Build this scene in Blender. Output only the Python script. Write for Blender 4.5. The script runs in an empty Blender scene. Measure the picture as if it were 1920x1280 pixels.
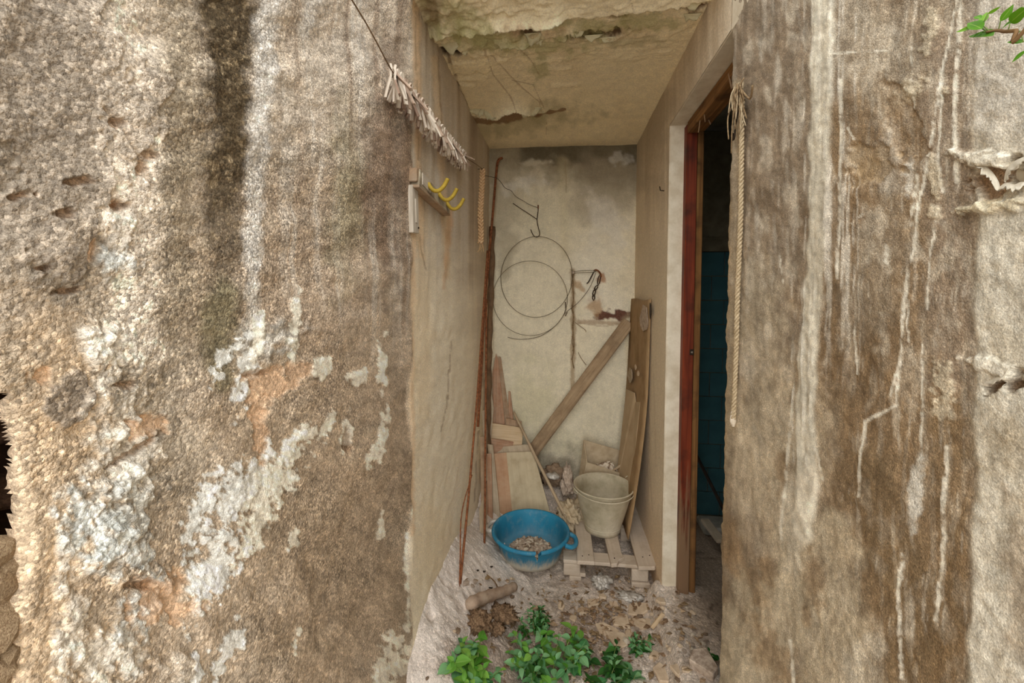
import bpy, bmesh, math, random
import numpy as np
from mathutils import Vector, Matrix, Quaternion

random.seed(7)
RNG = np.random.default_rng(11)
scene = bpy.context.scene
C = scene.collection

# ------------------------------------------------------------------ camera
F = 800.0                       # focal length in pixels of the 1920 px wide frame (15 mm lens)
CAM = Vector((0.0, 0.0, 1.46))
YAW, PITCH, ROLL = math.radians(6.5), math.radians(1.7), math.radians(0.4)
PPX, PPY = 960.0, 575.0         # principal point (the lens is shifted down a little)
cd = bpy.data.cameras.new('camera')
cam = bpy.data.objects.new('camera', cd); C.objects.link(cam)
cd.sensor_width = 36.0; cd.lens = F / 1920 * 36.0
cd.shift_y = -(640 - PPY) / 1920
cd.clip_start = 0.01
RM = Matrix.Rotation(YAW, 3, 'Z') @ Matrix.Rotation(math.pi / 2 - PITCH, 3, 'X') @ Matrix.Rotation(ROLL, 3, 'Z')
cam.matrix_world = Matrix.Translation(CAM) @ RM.to_4x4()
scene.camera = cam

# ------------------------------------------------------------------ light and exposure
SKY = (0.93, 0.97, 1.0); SKY_STRENGTH = 1.0
SUN_ENERGY = 2.2
w = bpy.data.worlds.new('overcast_sky'); scene.world = w; w.use_nodes = True
bg = w.node_tree.nodes['Background']
bg.inputs[0].default_value = (*SKY, 1); bg.inputs[1].default_value = SKY_STRENGTH
sd = bpy.data.lights.new('hazy_sun', 'SUN'); sd.energy = SUN_ENERGY; sd.angle = math.radians(75); sd.color = (1.0, 0.975, 0.945)
sun = bpy.data.objects.new('hazy_sun', sd); C.objects.link(sun)
sun.rotation_euler = Vector((0.05, 1.0, -0.62)).to_track_quat('-Z', 'Y').to_euler()
vs = scene.view_settings
vs.view_transform = 'Standard'; vs.look = 'None'; vs.gamma = 1.0; vs.use_curve_mapping = False
vs.exposure = 0.85
scene.cycles.max_bounces = 14; scene.cycles.diffuse_bounces = 8

# ------------------------------------------------------------------ place constants (metres)
XL, XR, YB, ZC = -0.49, 0.484, 2.88, 2.44       # left wall, right wall, back wall, ceiling
YD0, YD1, ZD = 1.321, 2.027, 2.23               # doorway near edge, far edge, lintel height
YSLAB, ZTOP = 1.26, 2.60                       # front edge of the roof slab, top of the alley walls
XROOM = 0.66                                   # inner face of the right wall

# ------------------------------------------------------------------ pixel <-> place
RMn = np.array(RM)
def ray(px, py):
    d = RM @ Vector(((px - PPX) / F, -(py - PPY) / F, -1.0))
    return d
def P(px, py, Y):
    d = ray(px, py); return CAM + d * ((Y - CAM.y) / d.y)
def PXc(px, py, X):
    d = ray(px, py); return CAM + d * ((X - CAM.x) / d.x)
def PZ(px, py, Z):
    d = ray(px, py); return CAM + d * ((Z - CAM.z) / d.z)
def PL(px, py, Y, m=.03):          # as P, kept clear of the left wall
    p = P(px, py, Y)
    return p if p.x > XL + m else PXc(px, py, XL + m)
def project(co):
    q = (np.asarray(co) - np.array(CAM)) @ RMn
    z = np.minimum(q[:, 2], -0.02)
    return PPX + F * q[:, 0] / -z, PPY - F * q[:, 1] / -z

# ------------------------------------------------------------------ noise
def _hash(ix, iy, iz, seed):
    h = (ix.astype(np.int64) * 374761393 + iy.astype(np.int64) * 668265263 + iz.astype(np.int64) * 2147483647 + seed * 1274126177) & 0xFFFFFFFF
    h = ((h ^ (h >> 13)) * 1274126177) & 0xFFFFFFFF
    h = ((h ^ (h >> 15)) * 2246822519) & 0xFFFFFFFF
    return ((h ^ (h >> 16)) & 0xFFFFFF) / float(0xFFFFFF)
def noise2(x, y, seed=0):
    x = np.asarray(x, float); y = np.asarray(y, float)
    ix = np.floor(x); iy = np.floor(y); fx = x - ix; fy = y - iy
    fx = fx * fx * fx * (fx * (fx * 6 - 15) + 10); fy = fy * fy * fy * (fy * (fy * 6 - 15) + 10)
    z = np.zeros_like(ix)
    a = _hash(ix, iy, z, seed); b = _hash(ix + 1, iy, z, seed); c = _hash(ix, iy + 1, z, seed); d = _hash(ix + 1, iy + 1, z, seed)
    return ((a * (1 - fx) + b * fx) * (1 - fy) + (c * (1 - fx) + d * fx) * fy) * 2 - 1
def fbm(x, y, oct=4, seed=0, gain=0.5):
    s = 0; a = 1.0; t = 0
    for k in range(oct):
        ang = 0.6 * k + 0.3
        xr = x * math.cos(ang) - y * math.sin(ang); yr = x * math.sin(ang) + y * math.cos(ang)
        s = s + a * noise2(xr * 2 ** k + 17.3 * k, yr * 2 ** k - 9.1 * k, seed + k); t += a; a *= gain
    return s / t * 1.5
def fbm_s(x, y, oct=4, seed=0):          # streaks: no rotation between octaves
    s = 0; a = 1.0; t = 0
    for k in range(oct):
        s = s + a * noise2(x * 2 ** k + 5.7 * k, y * 1.5 ** k, seed + k); t += a; a *= 0.6
    return s / t * 1.5
def sstep(a, b, x):
    t = np.clip((x - a) / (b - a), 0, 1); return t * t * (3 - 2 * t)
def lin(c):
    c = np.array(c, float) / 255.0
    return np.where(c <= 0.04045, c / 12.92, ((c + 0.055) / 1.055) ** 2.4)
def L4(c, k=1.0):
    l = lin(c) * k; return (float(l[0]), float(l[1]), float(l[2]), 1.0)

# ------------------------------------------------------------------ materials
MATS = {}
def nmat(name):
    m = bpy.data.materials.new(name); m.use_nodes = True
    nt = m.node_tree; b = nt.nodes['Principled BSDF']
    MATS[name] = m
    return m, nt, b
def node(nt, t, **kw):
    n = nt.nodes.new(t)
    for k, v in kw.items():
        if k.startswith('i_'): n.inputs[k[2:].replace('_', ' ')].default_value = v
        else: setattr(n, k, v)
    return n
def ramp(nt, fac, stops):
    r = nt.nodes.new('ShaderNodeValToRGB'); nt.links.new(fac, r.inputs[0])
    e = r.color_ramp.elements
    while len(e) < len(stops): e.new(0.5)
    for el, (p, c) in zip(e, stops): el.position = p; el.color = c if len(c) == 4 else (*c, 1)
    return r.outputs[0]
def mix(nt, fac, a, b, mode='MIX'):
    m = nt.nodes.new('ShaderNodeMix'); m.data_type = 'RGBA'; m.blend_type = mode
    for i, v in ((0, fac), (6, a), (7, b)):
        if isinstance(v, bpy.types.NodeSocket): nt.links.new(v, m.inputs[i])
        else: m.inputs[i].default_value = v
    return m.outputs[2]
def math_(nt, op, a, b=0.0):
    m = nt.nodes.new('ShaderNodeMath'); m.operation = op
    for i, v in ((0, a), (1, b)):
        if isinstance(v, bpy.types.NodeSocket): nt.links.new(v, m.inputs[i])
        else: m.inputs[i].default_value = v
    return m.outputs[0]

def plaster_mat(name, peb=170.0, pebvar=0.75, fine=600.0, bump=1.0, streak=0.25, bdist=0.004, sand=0.2):
    """vertex colour ('Col') with pebble grain where 'rough' is high, fine sand and vertical streaks"""
    m, nt, b = nmat(name); Lk = nt.links.new
    tc = node(nt, 'ShaderNodeTexCoord').outputs['Object']
    col = node(nt, 'ShaderNodeVertexColor', layer_name='Col').outputs['Color']
    at = node(nt, 'ShaderNodeAttribute', attribute_name='rough').outputs['Fac']
    wn = node(nt, 'ShaderNodeTexNoise', i_Scale=peb * 1.1, i_Detail=2.0); Lk(tc, wn.inputs['Vector'])
    va = node(nt, 'ShaderNodeVectorMath', operation='MULTIPLY_ADD'); Lk(wn.outputs['Color'], va.inputs[0]); va.inputs[1].default_value = (0.7 / peb,) * 3; Lk(tc, va.inputs[2])
    vo = node(nt, 'ShaderNodeTexVoronoi', i_Scale=peb); Lk(va.outputs[0], vo.inputs['Vector'])
    vo2 = node(nt, 'ShaderNodeTexVoronoi', i_Scale=peb * 2.3); Lk(va.outputs[0], vo2.inputs['Vector'])
    sep = node(nt, 'ShaderNodeSeparateColor'); Lk(vo.outputs['Color'], sep.inputs[0])
    g = ramp(nt, sep.outputs[0], [(0.0, (1 - pebvar * .62,) * 3), (0.55, (1.0,) * 3), (0.85, (1 + pebvar * .35,) * 3), (1.0, (1 + pebvar * 1.0,) * 3)])
    gap = ramp(nt, vo.outputs['Distance'], [(0.0, (1.06,) * 3), (0.55, (1.0,) * 3), (0.85, (0.82,) * 3)])
    g = mix(nt, 1.0, g, gap, 'MULTIPLY')
    c1 = mix(nt, at, (1, 1, 1, 1), g)
    nz = node(nt, 'ShaderNodeTexNoise', i_Scale=fine, i_Detail=3.0, i_Roughness=0.7); Lk(tc, nz.inputs['Vector'])
    c2 = ramp(nt, nz.outputs['Fac'], [(0.28, (1 - sand,) * 3), (0.72, (1 + sand,) * 3)])
    mp = node(nt, 'ShaderNodeMapping'); mp.inputs['Scale'].default_value = (70, 70, 3.0); Lk(tc, mp.inputs['Vector'])
    ns = node(nt, 'ShaderNodeTexNoise', i_Scale=1.0, i_Detail=4.0); Lk(mp.outputs[0], ns.inputs['Vector'])
    c3 = ramp(nt, ns.outputs['Fac'], [(0.25, (1 - streak,) * 3), (0.75, (1 + streak * .8,) * 3)])
    out = mix(nt, 1.0, mix(nt, 1.0, mix(nt, 1.0, col, c1, 'MULTIPLY'), c2, 'MULTIPLY'), c3, 'MULTIPLY')
    Lk(out, b.inputs['Base Color'])
    b.inputs['Roughness'].default_value = 0.93; b.inputs['Specular IOR Level'].default_value = 0.2
    h1 = math_(nt, 'MULTIPLY', math_(nt, 'SUBTRACT', 1.0, vo.outputs['Distance']), at)
    h2 = math_(nt, 'MULTIPLY', math_(nt, 'SUBTRACT', 1.0, vo2.outputs['Distance']), math_(nt, 'MULTIPLY', at, 0.45))
    h = math_(nt, 'ADD', math_(nt, 'ADD', h1, h2), math_(nt, 'MULTIPLY', nz.outputs['Fac'], 0.35))
    bp = node(nt, 'ShaderNodeBump', i_Strength=bump, i_Distance=bdist); Lk(h, bp.inputs['Height'])
    Lk(bp.outputs[0], b.inputs['Normal'])
    return m

def stuff_mat(name, c1, c2, scale=30.0, rough=0.85, bump=0.3, bdist=0.002, metal=0.0, dust=None, dust_amt=0.6, detail=4.0, spec=0.3, c3=None, lo=0.35, hi=0.65):
    """two or three tone noise colour; optional dust lying on upward faces"""
    m, nt, b = nmat(name); Lk = nt.links.new
    tc = node(nt, 'ShaderNodeTexCoord').outputs['Object']
    nz = node(nt, 'ShaderNodeTexNoise', i_Scale=scale, i_Detail=detail, i_Roughness=0.65); Lk(tc, nz.inputs['Vector'])
    stops = [(lo, L4(c1)), (hi, L4(c2))] + ([(min(hi + .15, 1), L4(c3))] if c3 else [])
    col = ramp(nt, nz.outputs['Fac'], stops)
    if dust:
        ge = node(nt, 'ShaderNodeNewGeometry'); sx = node(nt, 'ShaderNodeSeparateXYZ'); Lk(ge.outputs['Normal'], sx.inputs[0])
        up = ramp(nt, sx.outputs['Z'], [(0.15, (0, 0, 0)), (0.85, (1, 1, 1))])
        n2 = node(nt, 'ShaderNodeTexNoise', i_Scale=scale * 1.7, i_Detail=5.0); Lk(tc, n2.inputs['Vector'])
        n2r = ramp(nt, n2.outputs['Fac'], [(0.3, (0.35,) * 3), (0.65, (1,) * 3)])
        fac = math_(nt, 'MULTIPLY', math_(nt, 'MULTIPLY', up, n2r), dust_amt)
        col = mix(nt, fac, col, L4(dust))
    Lk(col, b.inputs['Base Color'])
    b.inputs['Roughness'].default_value = rough; b.inputs['Metallic'].default_value = metal; b.inputs['Specular IOR Level'].default_value = spec
    if bump:
        bp = node(nt, 'ShaderNodeBump', i_Strength=bump, i_Distance=bdist); Lk(nz.outputs['Fac'], bp.inputs['Height']); Lk(bp.outputs[0], b.inputs['Normal'])
    return m

def wood_mat(name, c1, c2, dark=None, along=4.0, across=90.0, dust=None, dust_amt=0.5, rough=0.85, bump=0.35, worn=None):
    """grain runs along the U of the board's UV map"""
    m, nt, b = nmat(name); Lk = nt.links.new
    uv = node(nt, 'ShaderNodeUVMap').outputs[0]
    tc = node(nt, 'ShaderNodeTexCoord').outputs['Object']
    mp = node(nt, 'ShaderNodeMapping'); mp.inputs['Scale'].default_value = (along, across, 1); Lk(uv, mp.inputs['Vector'])
    nz = node(nt, 'ShaderNodeTexNoise', i_Scale=1.0, i_Detail=5.0, i_Roughness=0.6, i_Distortion=0.4); Lk(mp.outputs[0], nz.inputs['Vector'])
    col = ramp(nt, nz.outputs['Fac'], [(0.32, L4(c1)), (0.68, L4(c2))])
    n2 = node(nt, 'ShaderNodeTexNoise', i_Scale=9.0, i_Detail=5.0); Lk(tc, n2.inputs['Vector'])
    if dark: col = mix(nt, ramp(nt, n2.outputs['Fac'], [(0.5, (0, 0, 0)), (0.68, (0.8,) * 3)]), col, L4(dark))
    if dust:
        n3 = node(nt, 'ShaderNodeTexNoise', i_Scale=14.0, i_Detail=6.0, i_Roughness=.7); Lk(tc, n3.inputs['Vector'])
        fac = math_(nt, 'MULTIPLY', ramp(nt, n3.outputs['Fac'], [(0.3, (0.2,) * 3), (0.65, (1,) * 3)]), dust_amt)
        col = mix(nt, fac, col, L4(dust))
    if worn is not None:
        sx = node(nt, 'ShaderNodeSeparateXYZ'); Lk(tc, sx.inputs[0])
        hz = math_(nt, 'ADD', math_(nt, 'MULTIPLY', sx.outputs['Z'], -2.6), math_(nt, 'MULTIPLY', nz.outputs['Fac'], 2.6))
        col = mix(nt, ramp(nt, hz, [(0.0, (0, 0, 0)), (0.45, (1, 1, 1))]), col, L4(worn))
    Lk(col, b.inputs['Base Color']); b.inputs['Roughness'].default_value = rough; b.inputs['Specular IOR Level'].default_value = 0.25
    bp = node(nt, 'ShaderNodeBump', i_Strength=bump, i_Distance=0.0015); Lk(nz.outputs['Fac'], bp.inputs['Height']); Lk(bp.outputs[0], b.inputs['Normal'])
    return m

# ------------------------------------------------------------------ object helpers
def mesh_from(name, verts, faces, mat, smooth=False, uvs=None):
    me = bpy.data.meshes.new(name)
    me.from_pydata([tuple(v) for v in verts], [], faces)
    if mat is not None: me.materials.append(mat if not isinstance(mat, str) else MATS[mat])
    if uvs is not None:
        l = me.uv_layers.new(name='UVMap')
        vi = np.empty(len(me.loops), np.int32); me.loops.foreach_get('vertex_index', vi)
        l.data.foreach_set('uv', np.asarray(uvs, np.float32)[vi].ravel())
    if smooth: me.polygons.foreach_set('use_smooth', [True] * len(me.polygons))
    me.update()
    return me
def link(name, me, parent=None, loc=None):
    o = bpy.data.objects.new(name, me); C.objects.link(o)
    if loc is not None: o.location = loc
    if parent is not None: o.parent = parent
    return o
def recenter(me, base=True):
    n = len(me.vertices); co = np.empty(n * 3); me.vertices.foreach_get('co', co); co = co.reshape(-1, 3)
    c = (co.min(0) + co.max(0)) / 2
    if base: c[2] = co[:, 2].min()
    me.vertices.foreach_set('co', (co - c).ravel()); me.update()
    return Vector(c)
def obj(name, vf, mat, parent=None, smooth=False):
    """mesh object from world-space (verts, faces[, uvs]); a child keeps its place under its parent"""
    me = mesh_from(name, vf[0], vf[1], mat, smooth, vf[2] if len(vf) > 2 else None)
    c = recenter(me)
    if parent is not None: 
        o = link(name, me, parent, c - WORLD.get(parent.name, parent.location)); WORLD[o.name] = c
    else:
        o = link(name, me, None, c); WORLD[o.name] = c
    return o
WORLD = {}
def tag(o, label, cat, group=None):
    o['label'] = label; o['category'] = cat
    if group: o['group'] = group
    return o
def thing(name, label, cat, loc, group=None):
    o = bpy.data.objects.new(name, None); C.objects.link(o); o.location = loc; o.empty_display_size = 0.05
    WORLD[o.name] = Vector(loc)
    return tag(o, label, cat, group)
def struct(o):
    o['kind'] = 'structure'; return o

def join(*parts):
    V, Fc, U = [], [], []; has = all(len(p) > 2 for p in parts)
    for p in parts:
        n = len(V); V += list(p[0]); Fc += [tuple(i + n for i in f) for f in p[1]]
        if has: U += list(p[2])
    return (V, Fc, U) if has else (V, Fc)
def tube(pts, r, sides=8, closed=False, cap=True):
    pts = [Vector(p) for p in pts]; n = len(pts)
    rs = list(r) if hasattr(r, '__len__') else [r] * n
    V, Fc, U = [], [], []
    up = None; acc = 0
    for i, p in enumerate(pts):
        if closed: t = pts[(i + 1) % n] - pts[i - 1]
        else: t = pts[min(i + 1, n - 1)] - pts[max(i - 1, 0)]
        t.normalize()
        if up is None:
            up = Vector((0, 0, 1)) if abs(t.z) < 0.9 else Vector((1, 0, 0))
            up = (up - t * up.dot(t)).normalized()
        else:
            up = up - t * up.dot(t)
            up = up.normalized() if up.length > 1e-6 else t.orthogonal().normalized()
        s = t.cross(up)
        if i: acc += (p - pts[i - 1]).length
        for k in range(sides):
            a = 2 * math.pi * k / sides
            V.append(p + (up * math.cos(a) + s * math.sin(a)) * rs[i]); U.append((acc, k / sides * 0.1))
    m = n if closed else n - 1
    for i in range(m):
        j = (i + 1) % n
        for k in range(sides):
            l = (k + 1) % sides
            Fc.append((i * sides + k, i * sides + l, j * sides + l, j * sides + k))
    if cap and not closed:
        Fc.append(tuple(range(sides))[::-1]); Fc.append(tuple((n - 1) * sides + k for k in range(sides)))
    return V, Fc, U
def smooth_path(pts, sub=6):
    pts = [Vector(p) for p in pts]; out = []
    for i in range(len(pts) - 1):
        p0 = pts[max(i - 1, 0)]; p1 = pts[i]; p2 = pts[i + 1]; p3 = pts[min(i + 2, len(pts) - 1)]
        for k in range(sub):
            t = k / sub
            out.append(0.5 * ((2 * p1) + (p2 - p0) * t + (2 * p0 - 5 * p1 + 4 * p2 - p3) * t * t + (3 * p1 - p0 - 3 * p2 + p3) * t ** 3))
    out.append(pts[-1]); return out
def prism(poly, t, bev=0.0015, normal=None, cuts=0, warp=0.0):
    """board: a planar polygon of 3-D points (front face) extruded away from the camera by t; bevelled, UVs along its longest edge"""
    poly = [Vector(p) for p in poly]
    n = Vector((0, 0, 0))
    for i in range(len(poly)): n += poly[i].cross(poly[(i + 1) % len(poly)])
    n.normalize()
    cen = sum(poly, Vector()) / len(poly)
    if normal is not None: 
        if n.dot(Vector(normal)) < 0: n = -n
    elif n.dot(CAM - cen) < 0: n = -n
    bm = bmesh.new()
    a = [bm.verts.new(p) for p in poly]; b_ = [bm.verts.new(p - n * t) for p in poly]
    bm.faces.new(a); bm.faces.new(b_[::-1])
    for i in range(len(poly)):
        j = (i + 1) % len(poly); bm.faces.new((a[j], a[i], b_[i], b_[j]))
    bmesh.ops.recalc_face_normals(bm, faces=bm.faces)
    if bev: bmesh.ops.bevel(bm, geom=list(bm.edges), offset=bev, segments=1, affect='EDGES', clamp_overlap=True)
    e = max(((poly[(i + 1) % len(poly)] - poly[i]) for i in range(len(poly))), key=lambda v: v.length)
    m_ = e.cross(n).normalized()
    if t > e.length: e, f, g_ = n, e.normalized(), m_
    else: e, f, g_ = e.normalized(), m_, n
    bm.verts.index_update()
    V = [v.co.copy() for v in bm.verts]; Fc = [tuple(v.index for v in f_.verts) for f_ in bm.faces]
    off = random.random() * 5
    U = [((v - cen).dot(e) + off, (v - cen).dot(f) + (v - cen).dot(g_) * .8 + off * 3) for v in V]
    bm.free()
    return V, Fc, U
def box(c, sx, sy, sz, rot=None, bev=0.002):
    """box centred at c, sizes sx, sy, sz, optional rotation matrix"""
    c = Vector(c); R = rot if rot is not None else Matrix.Identity(3)
    q = [c + R @ Vector((x * sx / 2, y * sy / 2, sz / 2)) for x, y in ((-1, -1), (1, -1), (1, 1), (-1, 1))]
    return prism(q, sz, bev, normal=R @ Vector((0, 0, 1)))
def beam(p, q, wid, thick, side, bev=0.002):
    """straight board from p to q; side = direction across its width"""
    p, q = Vector(p), Vector(q); d = (q - p).normalized(); s = Vector(side); s = (s - d * s.dot(d)).normalized()
    n = d.cross(s)
    return prism([p - s * wid / 2 + n * thick / 2, p + s * wid / 2 + n * thick / 2, q + s * wid / 2 + n * thick / 2, q - s * wid / 2 + n * thick / 2], thick, bev, normal=n)
def lathe(profile, segs=48, a0=0.0, a1=2 * math.pi, closed=True):
    V, Fc = [], []; n = len(profile); m = segs if closed else segs + 1
    for k in range(m):
        a = a0 + (a1 - a0) * k / segs
        for r, z in profile: V.append(Vector((r * math.cos(a), r * math.sin(a), z)))
    for k in range(segs):
        l = (k + 1) % m
        for i in range(n - 1): Fc.append((k * n + i, l * n + i, l * n + i + 1, k * n + i + 1))
    return V, Fc
def move(vf, M):
    return ([M @ Vector(v) for v in vf[0]],) + tuple(vf[1:])
def rubble_mesh(name, mat, seed, flat=0.6, rough=0.35, sub=1):
    r = random.Random(seed); bm = bmesh.new(); bmesh.ops.create_icosphere(bm, subdivisions=sub, radius=0.5)
    for v in bm.verts:
        v.co *= 1 + (r.random() - .5) * 2 * rough
        v.co.z = v.co.z * flat
    for v in bm.verts: v.co.z -= 0
    me = bpy.data.meshes.new(name); bm.to_mesh(me); bm.free(); me.materials.append(MATS[mat]); return me

# ------------------------------------------------------------------ painted grids (wall, ceiling, floor surfaces)
class Grid:
    """regular grid of points with height h along a normal, vertex colour and roughness"""
    def __init__(s, pts, normal, base, y0=None, sgn=0):
        s.shape = pts.shape[:2]; s.co = pts.reshape(-1, 3).astype(float); s.n = np.array(normal, float)
        c2 = s.co.copy(); N = len(s.co)
        if y0 is not None: c2[:, 1] = np.maximum(c2[:, 1], y0)
        s.x, s.y = project(c2)
        if y0 is not None: s.x = s.x + sgn * np.maximum(y0 - s.co[:, 1], 0) * F / (y0 + .05)      # beyond the frame the stains go on at the scale of its edge
        s.h = np.zeros(N); s.rough = np.zeros(N)
        s.col = np.tile(lin(base), (N, 1)); s.seed = 100; s.gain = 1.0; s.sat = 0.85
    def ns(s, scale, oct=3, ax=1.0, ay=1.0):
        s.seed += 7; return fbm(s.x / scale * ax, s.y / scale * ay, oct, s.seed)
    def put(s, m, color, h=0.0, rough=None):
        m = np.clip(m, 0, 1)
        s.col += (lin(color) - s.col) * m[:, None]; s.h += h * m
        if rough is not None: s.rough += (rough - s.rough) * m
        return m
    def blob(s, cx, cy, rx, ry, ang=0.0, edge=0.3, nz=0.5, scale=30.0):
        a = math.radians(ang); dx, dy = s.x - cx, s.y - cy
        u = (dx * math.cos(a) + dy * math.sin(a)) / rx; v = (-dx * math.sin(a) + dy * math.cos(a)) / ry
        d = np.sqrt(u * u + v * v); M = np.zeros_like(d); k = d < 2.2
        s.seed += 7
        dd = d[k] + nz * fbm(s.x[k] / scale, s.y[k] / scale, 4, s.seed)
        M[k] = 1 - sstep(1 - edge, 1 + edge, dd)
        return M
    def stroke(s, pts, width, edge=0.5, nz=0.3, scale=25.0, ragged=True):
        pts = np.array(pts, float); ws = np.array(width if hasattr(width, '__len__') else [width] * len(pts), float)
        best = np.full(len(s.x), 9.0)
        pad = ws.max() * 2.5 + 10
        k = (s.x > pts[:, 0].min() - pad) & (s.x < pts[:, 0].max() + pad) & (s.y > pts[:, 1].min() - pad) & (s.y < pts[:, 1].max() + pad)
        X, Y = s.x[k], s.y[k]; b = np.full(len(X), 9.0)
        for i in range(len(pts) - 1):
            a, c = pts[i], pts[i + 1]; d = c - a; t = np.clip(((X - a[0]) * d[0] + (Y - a[1]) * d[1]) / (d @ d + 1e-9), 0, 1)
            ww = ws[i] * (1 - t) + ws[i + 1] * t
            b = np.minimum(b, np.hypot(X - a[0] - t * d[0], Y - a[1] - t * d[1]) / np.maximum(ww, .1))
        s.seed += 7
        if nz: b = b + nz * fbm(X / scale, Y / scale, 3, s.seed)
        best[k] = b
        return 1 - sstep(1 - edge, 1 + edge, best)
    def speckle(s, amp, a=6.0, b=6.0, seed=900):          # blotchy dirt
        n = fbm(s.x / a, s.y / b, 2, seed); s.col *= np.clip(1 + amp * n, .35, 1.8)[:, None]
    def build(s, name, mat):
        r, c = s.shape; co = s.co + s.h[:, None] * s.n
        idx = np.arange(r * c).reshape(r, c)
        q = np.stack([idx[:-1, :-1], idx[:-1, 1:], idx[1:, 1:], idx[1:, :-1]], -1).reshape(-1, 4)
        a, b_, d = co[q[:, 0]], co[q[:, 1]], co[q[:, 3]]
        if (np.cross(b_ - a, d - a) @ s.n).mean() < 0: q = q[:, ::-1]
        if hasattr(s, 'keep'): q = q[s.keep[q].all(1)]
        me = bpy.data.meshes.new(name)
        lum = (s.col @ np.array([.3, .59, .11]))[:, None]; s.col = (lum + (s.col - lum) * s.sat) * np.asarray(s.gain)
        me.vertices.add(len(co)); me.vertices.foreach_set('co', co.ravel().astype(np.float32))
        me.loops.add(q.size); me.loops.foreach_set('vertex_index', q.ravel().astype(np.int32))
        me.polygons.add(len(q)); me.polygons.foreach_set('loop_start', np.arange(0, q.size, 4, dtype=np.int32))
        me.update(calc_edges=True); me.validate()
        ca = me.color_attributes.new('Col', 'FLOAT_COLOR', 'POINT')
        ca.data.foreach_set('color', np.concatenate([np.clip(s.col, 0, 1), np.ones((len(co), 1))], 1).astype(np.float32).ravel())
        ra = me.attributes.new('rough', 'FLOAT', 'POINT'); ra.data.foreach_set('value', np.clip(s.rough, 0, 1).astype(np.float32))
        me.polygons.foreach_set('use_smooth', np.ones(len(q), bool))
        me.materials.append(MATS[mat])
        return link(name, me)
def fan_z(Ys, X, zlo, zhi, nmid=470, nout=18, v0=-50, v1=1330):
    """heights per column: dense where the surface is near the eye, coarse beyond"""
    out = []
    for Y in Ys:
        d = max(Y * .9936 - X * .1132, 0.2)
        a = np.clip(1.46 + (556 - v1) / F * d, zlo + .004, zhi - .008); b = np.clip(1.46 + (556 - v0) / F * d, a + .004, zhi - .004)
        out.append(np.concatenate([np.linspace(zlo, a, nout, endpoint=False), np.linspace(a, b, nmid, endpoint=False), np.linspace(b, zhi, nout)]))
    return np.array(out)          # cols x rows
# ================================================================== materials
plaster_mat('rough_render', peb=270, pebvar=0.85, fine=560, bump=0.9, streak=0.04, bdist=0.0024, sand=.34)
plaster_mat('old_plaster', peb=380, pebvar=0.6, fine=520, bump=0.75, streak=0.10, bdist=0.0018, sand=.32)
plaster_mat('inner_plaster', peb=140, pebvar=0.35, fine=260, bump=0.5, streak=0.03, bdist=0.003)
plaster_mat('ceiling_paint', peb=120, pebvar=0.3, fine=160, bump=0.35, streak=0.0, bdist=0.003)
plaster_mat('dusty_ground', peb=120, pebvar=0.7, fine=240, bump=0.9, streak=0.0, bdist=0.006)
stuff_mat('stone', (150, 122, 92), (205, 178, 142), 26, bump=0.8, bdist=0.006)
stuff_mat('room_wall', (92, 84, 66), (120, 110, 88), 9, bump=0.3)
stuff_mat('slab', (140, 125, 100), (170, 155, 130), 9)
stuff_mat('tile_teal', (48, 86, 92), (60, 102, 108), 5, rough=0.35, bump=0.05, spec=0.5)
stuff_mat('reveal_plaster', (206, 192, 166), (230, 220, 198), 12, bump=0.4, bdist=0.003, c3=(212, 198, 170))
XROOM = P(1313, 650, YD1 - .02).x
wood_mat('door_paint', (84, 30, 14), (132, 58, 30), dark=(58, 30, 16), along=2.5, across=50, rough=0.55, worn=(128, 100, 74))
wood_mat('door_wood', (96, 64, 34), (150, 108, 62), dark=(60, 40, 24), along=2.5, across=60)
wood_mat('door_worn', (104, 76, 52), (178, 150, 120), dark=(70, 46, 30), along=3, across=70)
stuff_mat('peeled_paint', (206, 198, 160), (226, 220, 188), 30, rough=0.8, bump=0.3)
stuff_mat('peeled_grey', (200, 190, 168), (222, 214, 196), 30, rough=0.8, bump=0.3)

# ================================================================== left wall
U = np.arange(921, -275, -2.8)
Ys = np.concatenate([-XL * F / (1051 - U), np.linspace(-XL * F / 1325, -0.55, 24)[1:]])
Z = fan_z(Ys, XL, -0.05, ZTOP)
pts = np.stack([np.full_like(Z, XL), np.repeat(Ys[:, None], Z.shape[1], 1), Z], -1)
G = Grid(pts, (1, 0, 0), (180, 160, 134), .30, -1)
Yc, Zc = G.co[:, 1], G.co[:, 2]
far = sstep(768, 774, G.x + 3 * noise2(G.y / 40, G.y * 0, 3))        # the smooth part under the roof
near = 1 - far
# --- relief of the rough part
ly = np.log(np.maximum(Yc, .05))
G.h += near * (0.016 * fbm(G.x / 130, G.y / 120, 4, 5) * np.clip(Yc, .3, .9) + 0.0010 * fbm(Yc * 60, Zc * 60, 3, 9) + 0.0007 * noise2(Yc * 230, Zc * 230, 12))
G.h += near * 0.008 * sstep(768, 700, G.x)
G.rough += near * (.62 + .3 * sstep(-.5, .6, G.ns(120, 3))) + far * 0.2
b1 = G.ns(170, 4); b2 = G.ns(60, 4)
G.put(near * sstep(-.5, .7, b1) * .75, (198, 172, 142))
G.put(near * sstep(0, .8, b2) * .55, (160, 138, 110))
G.put(near * sstep(.1, .9, G.ns(28, 3)) * .5, (205, 182, 152))
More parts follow.
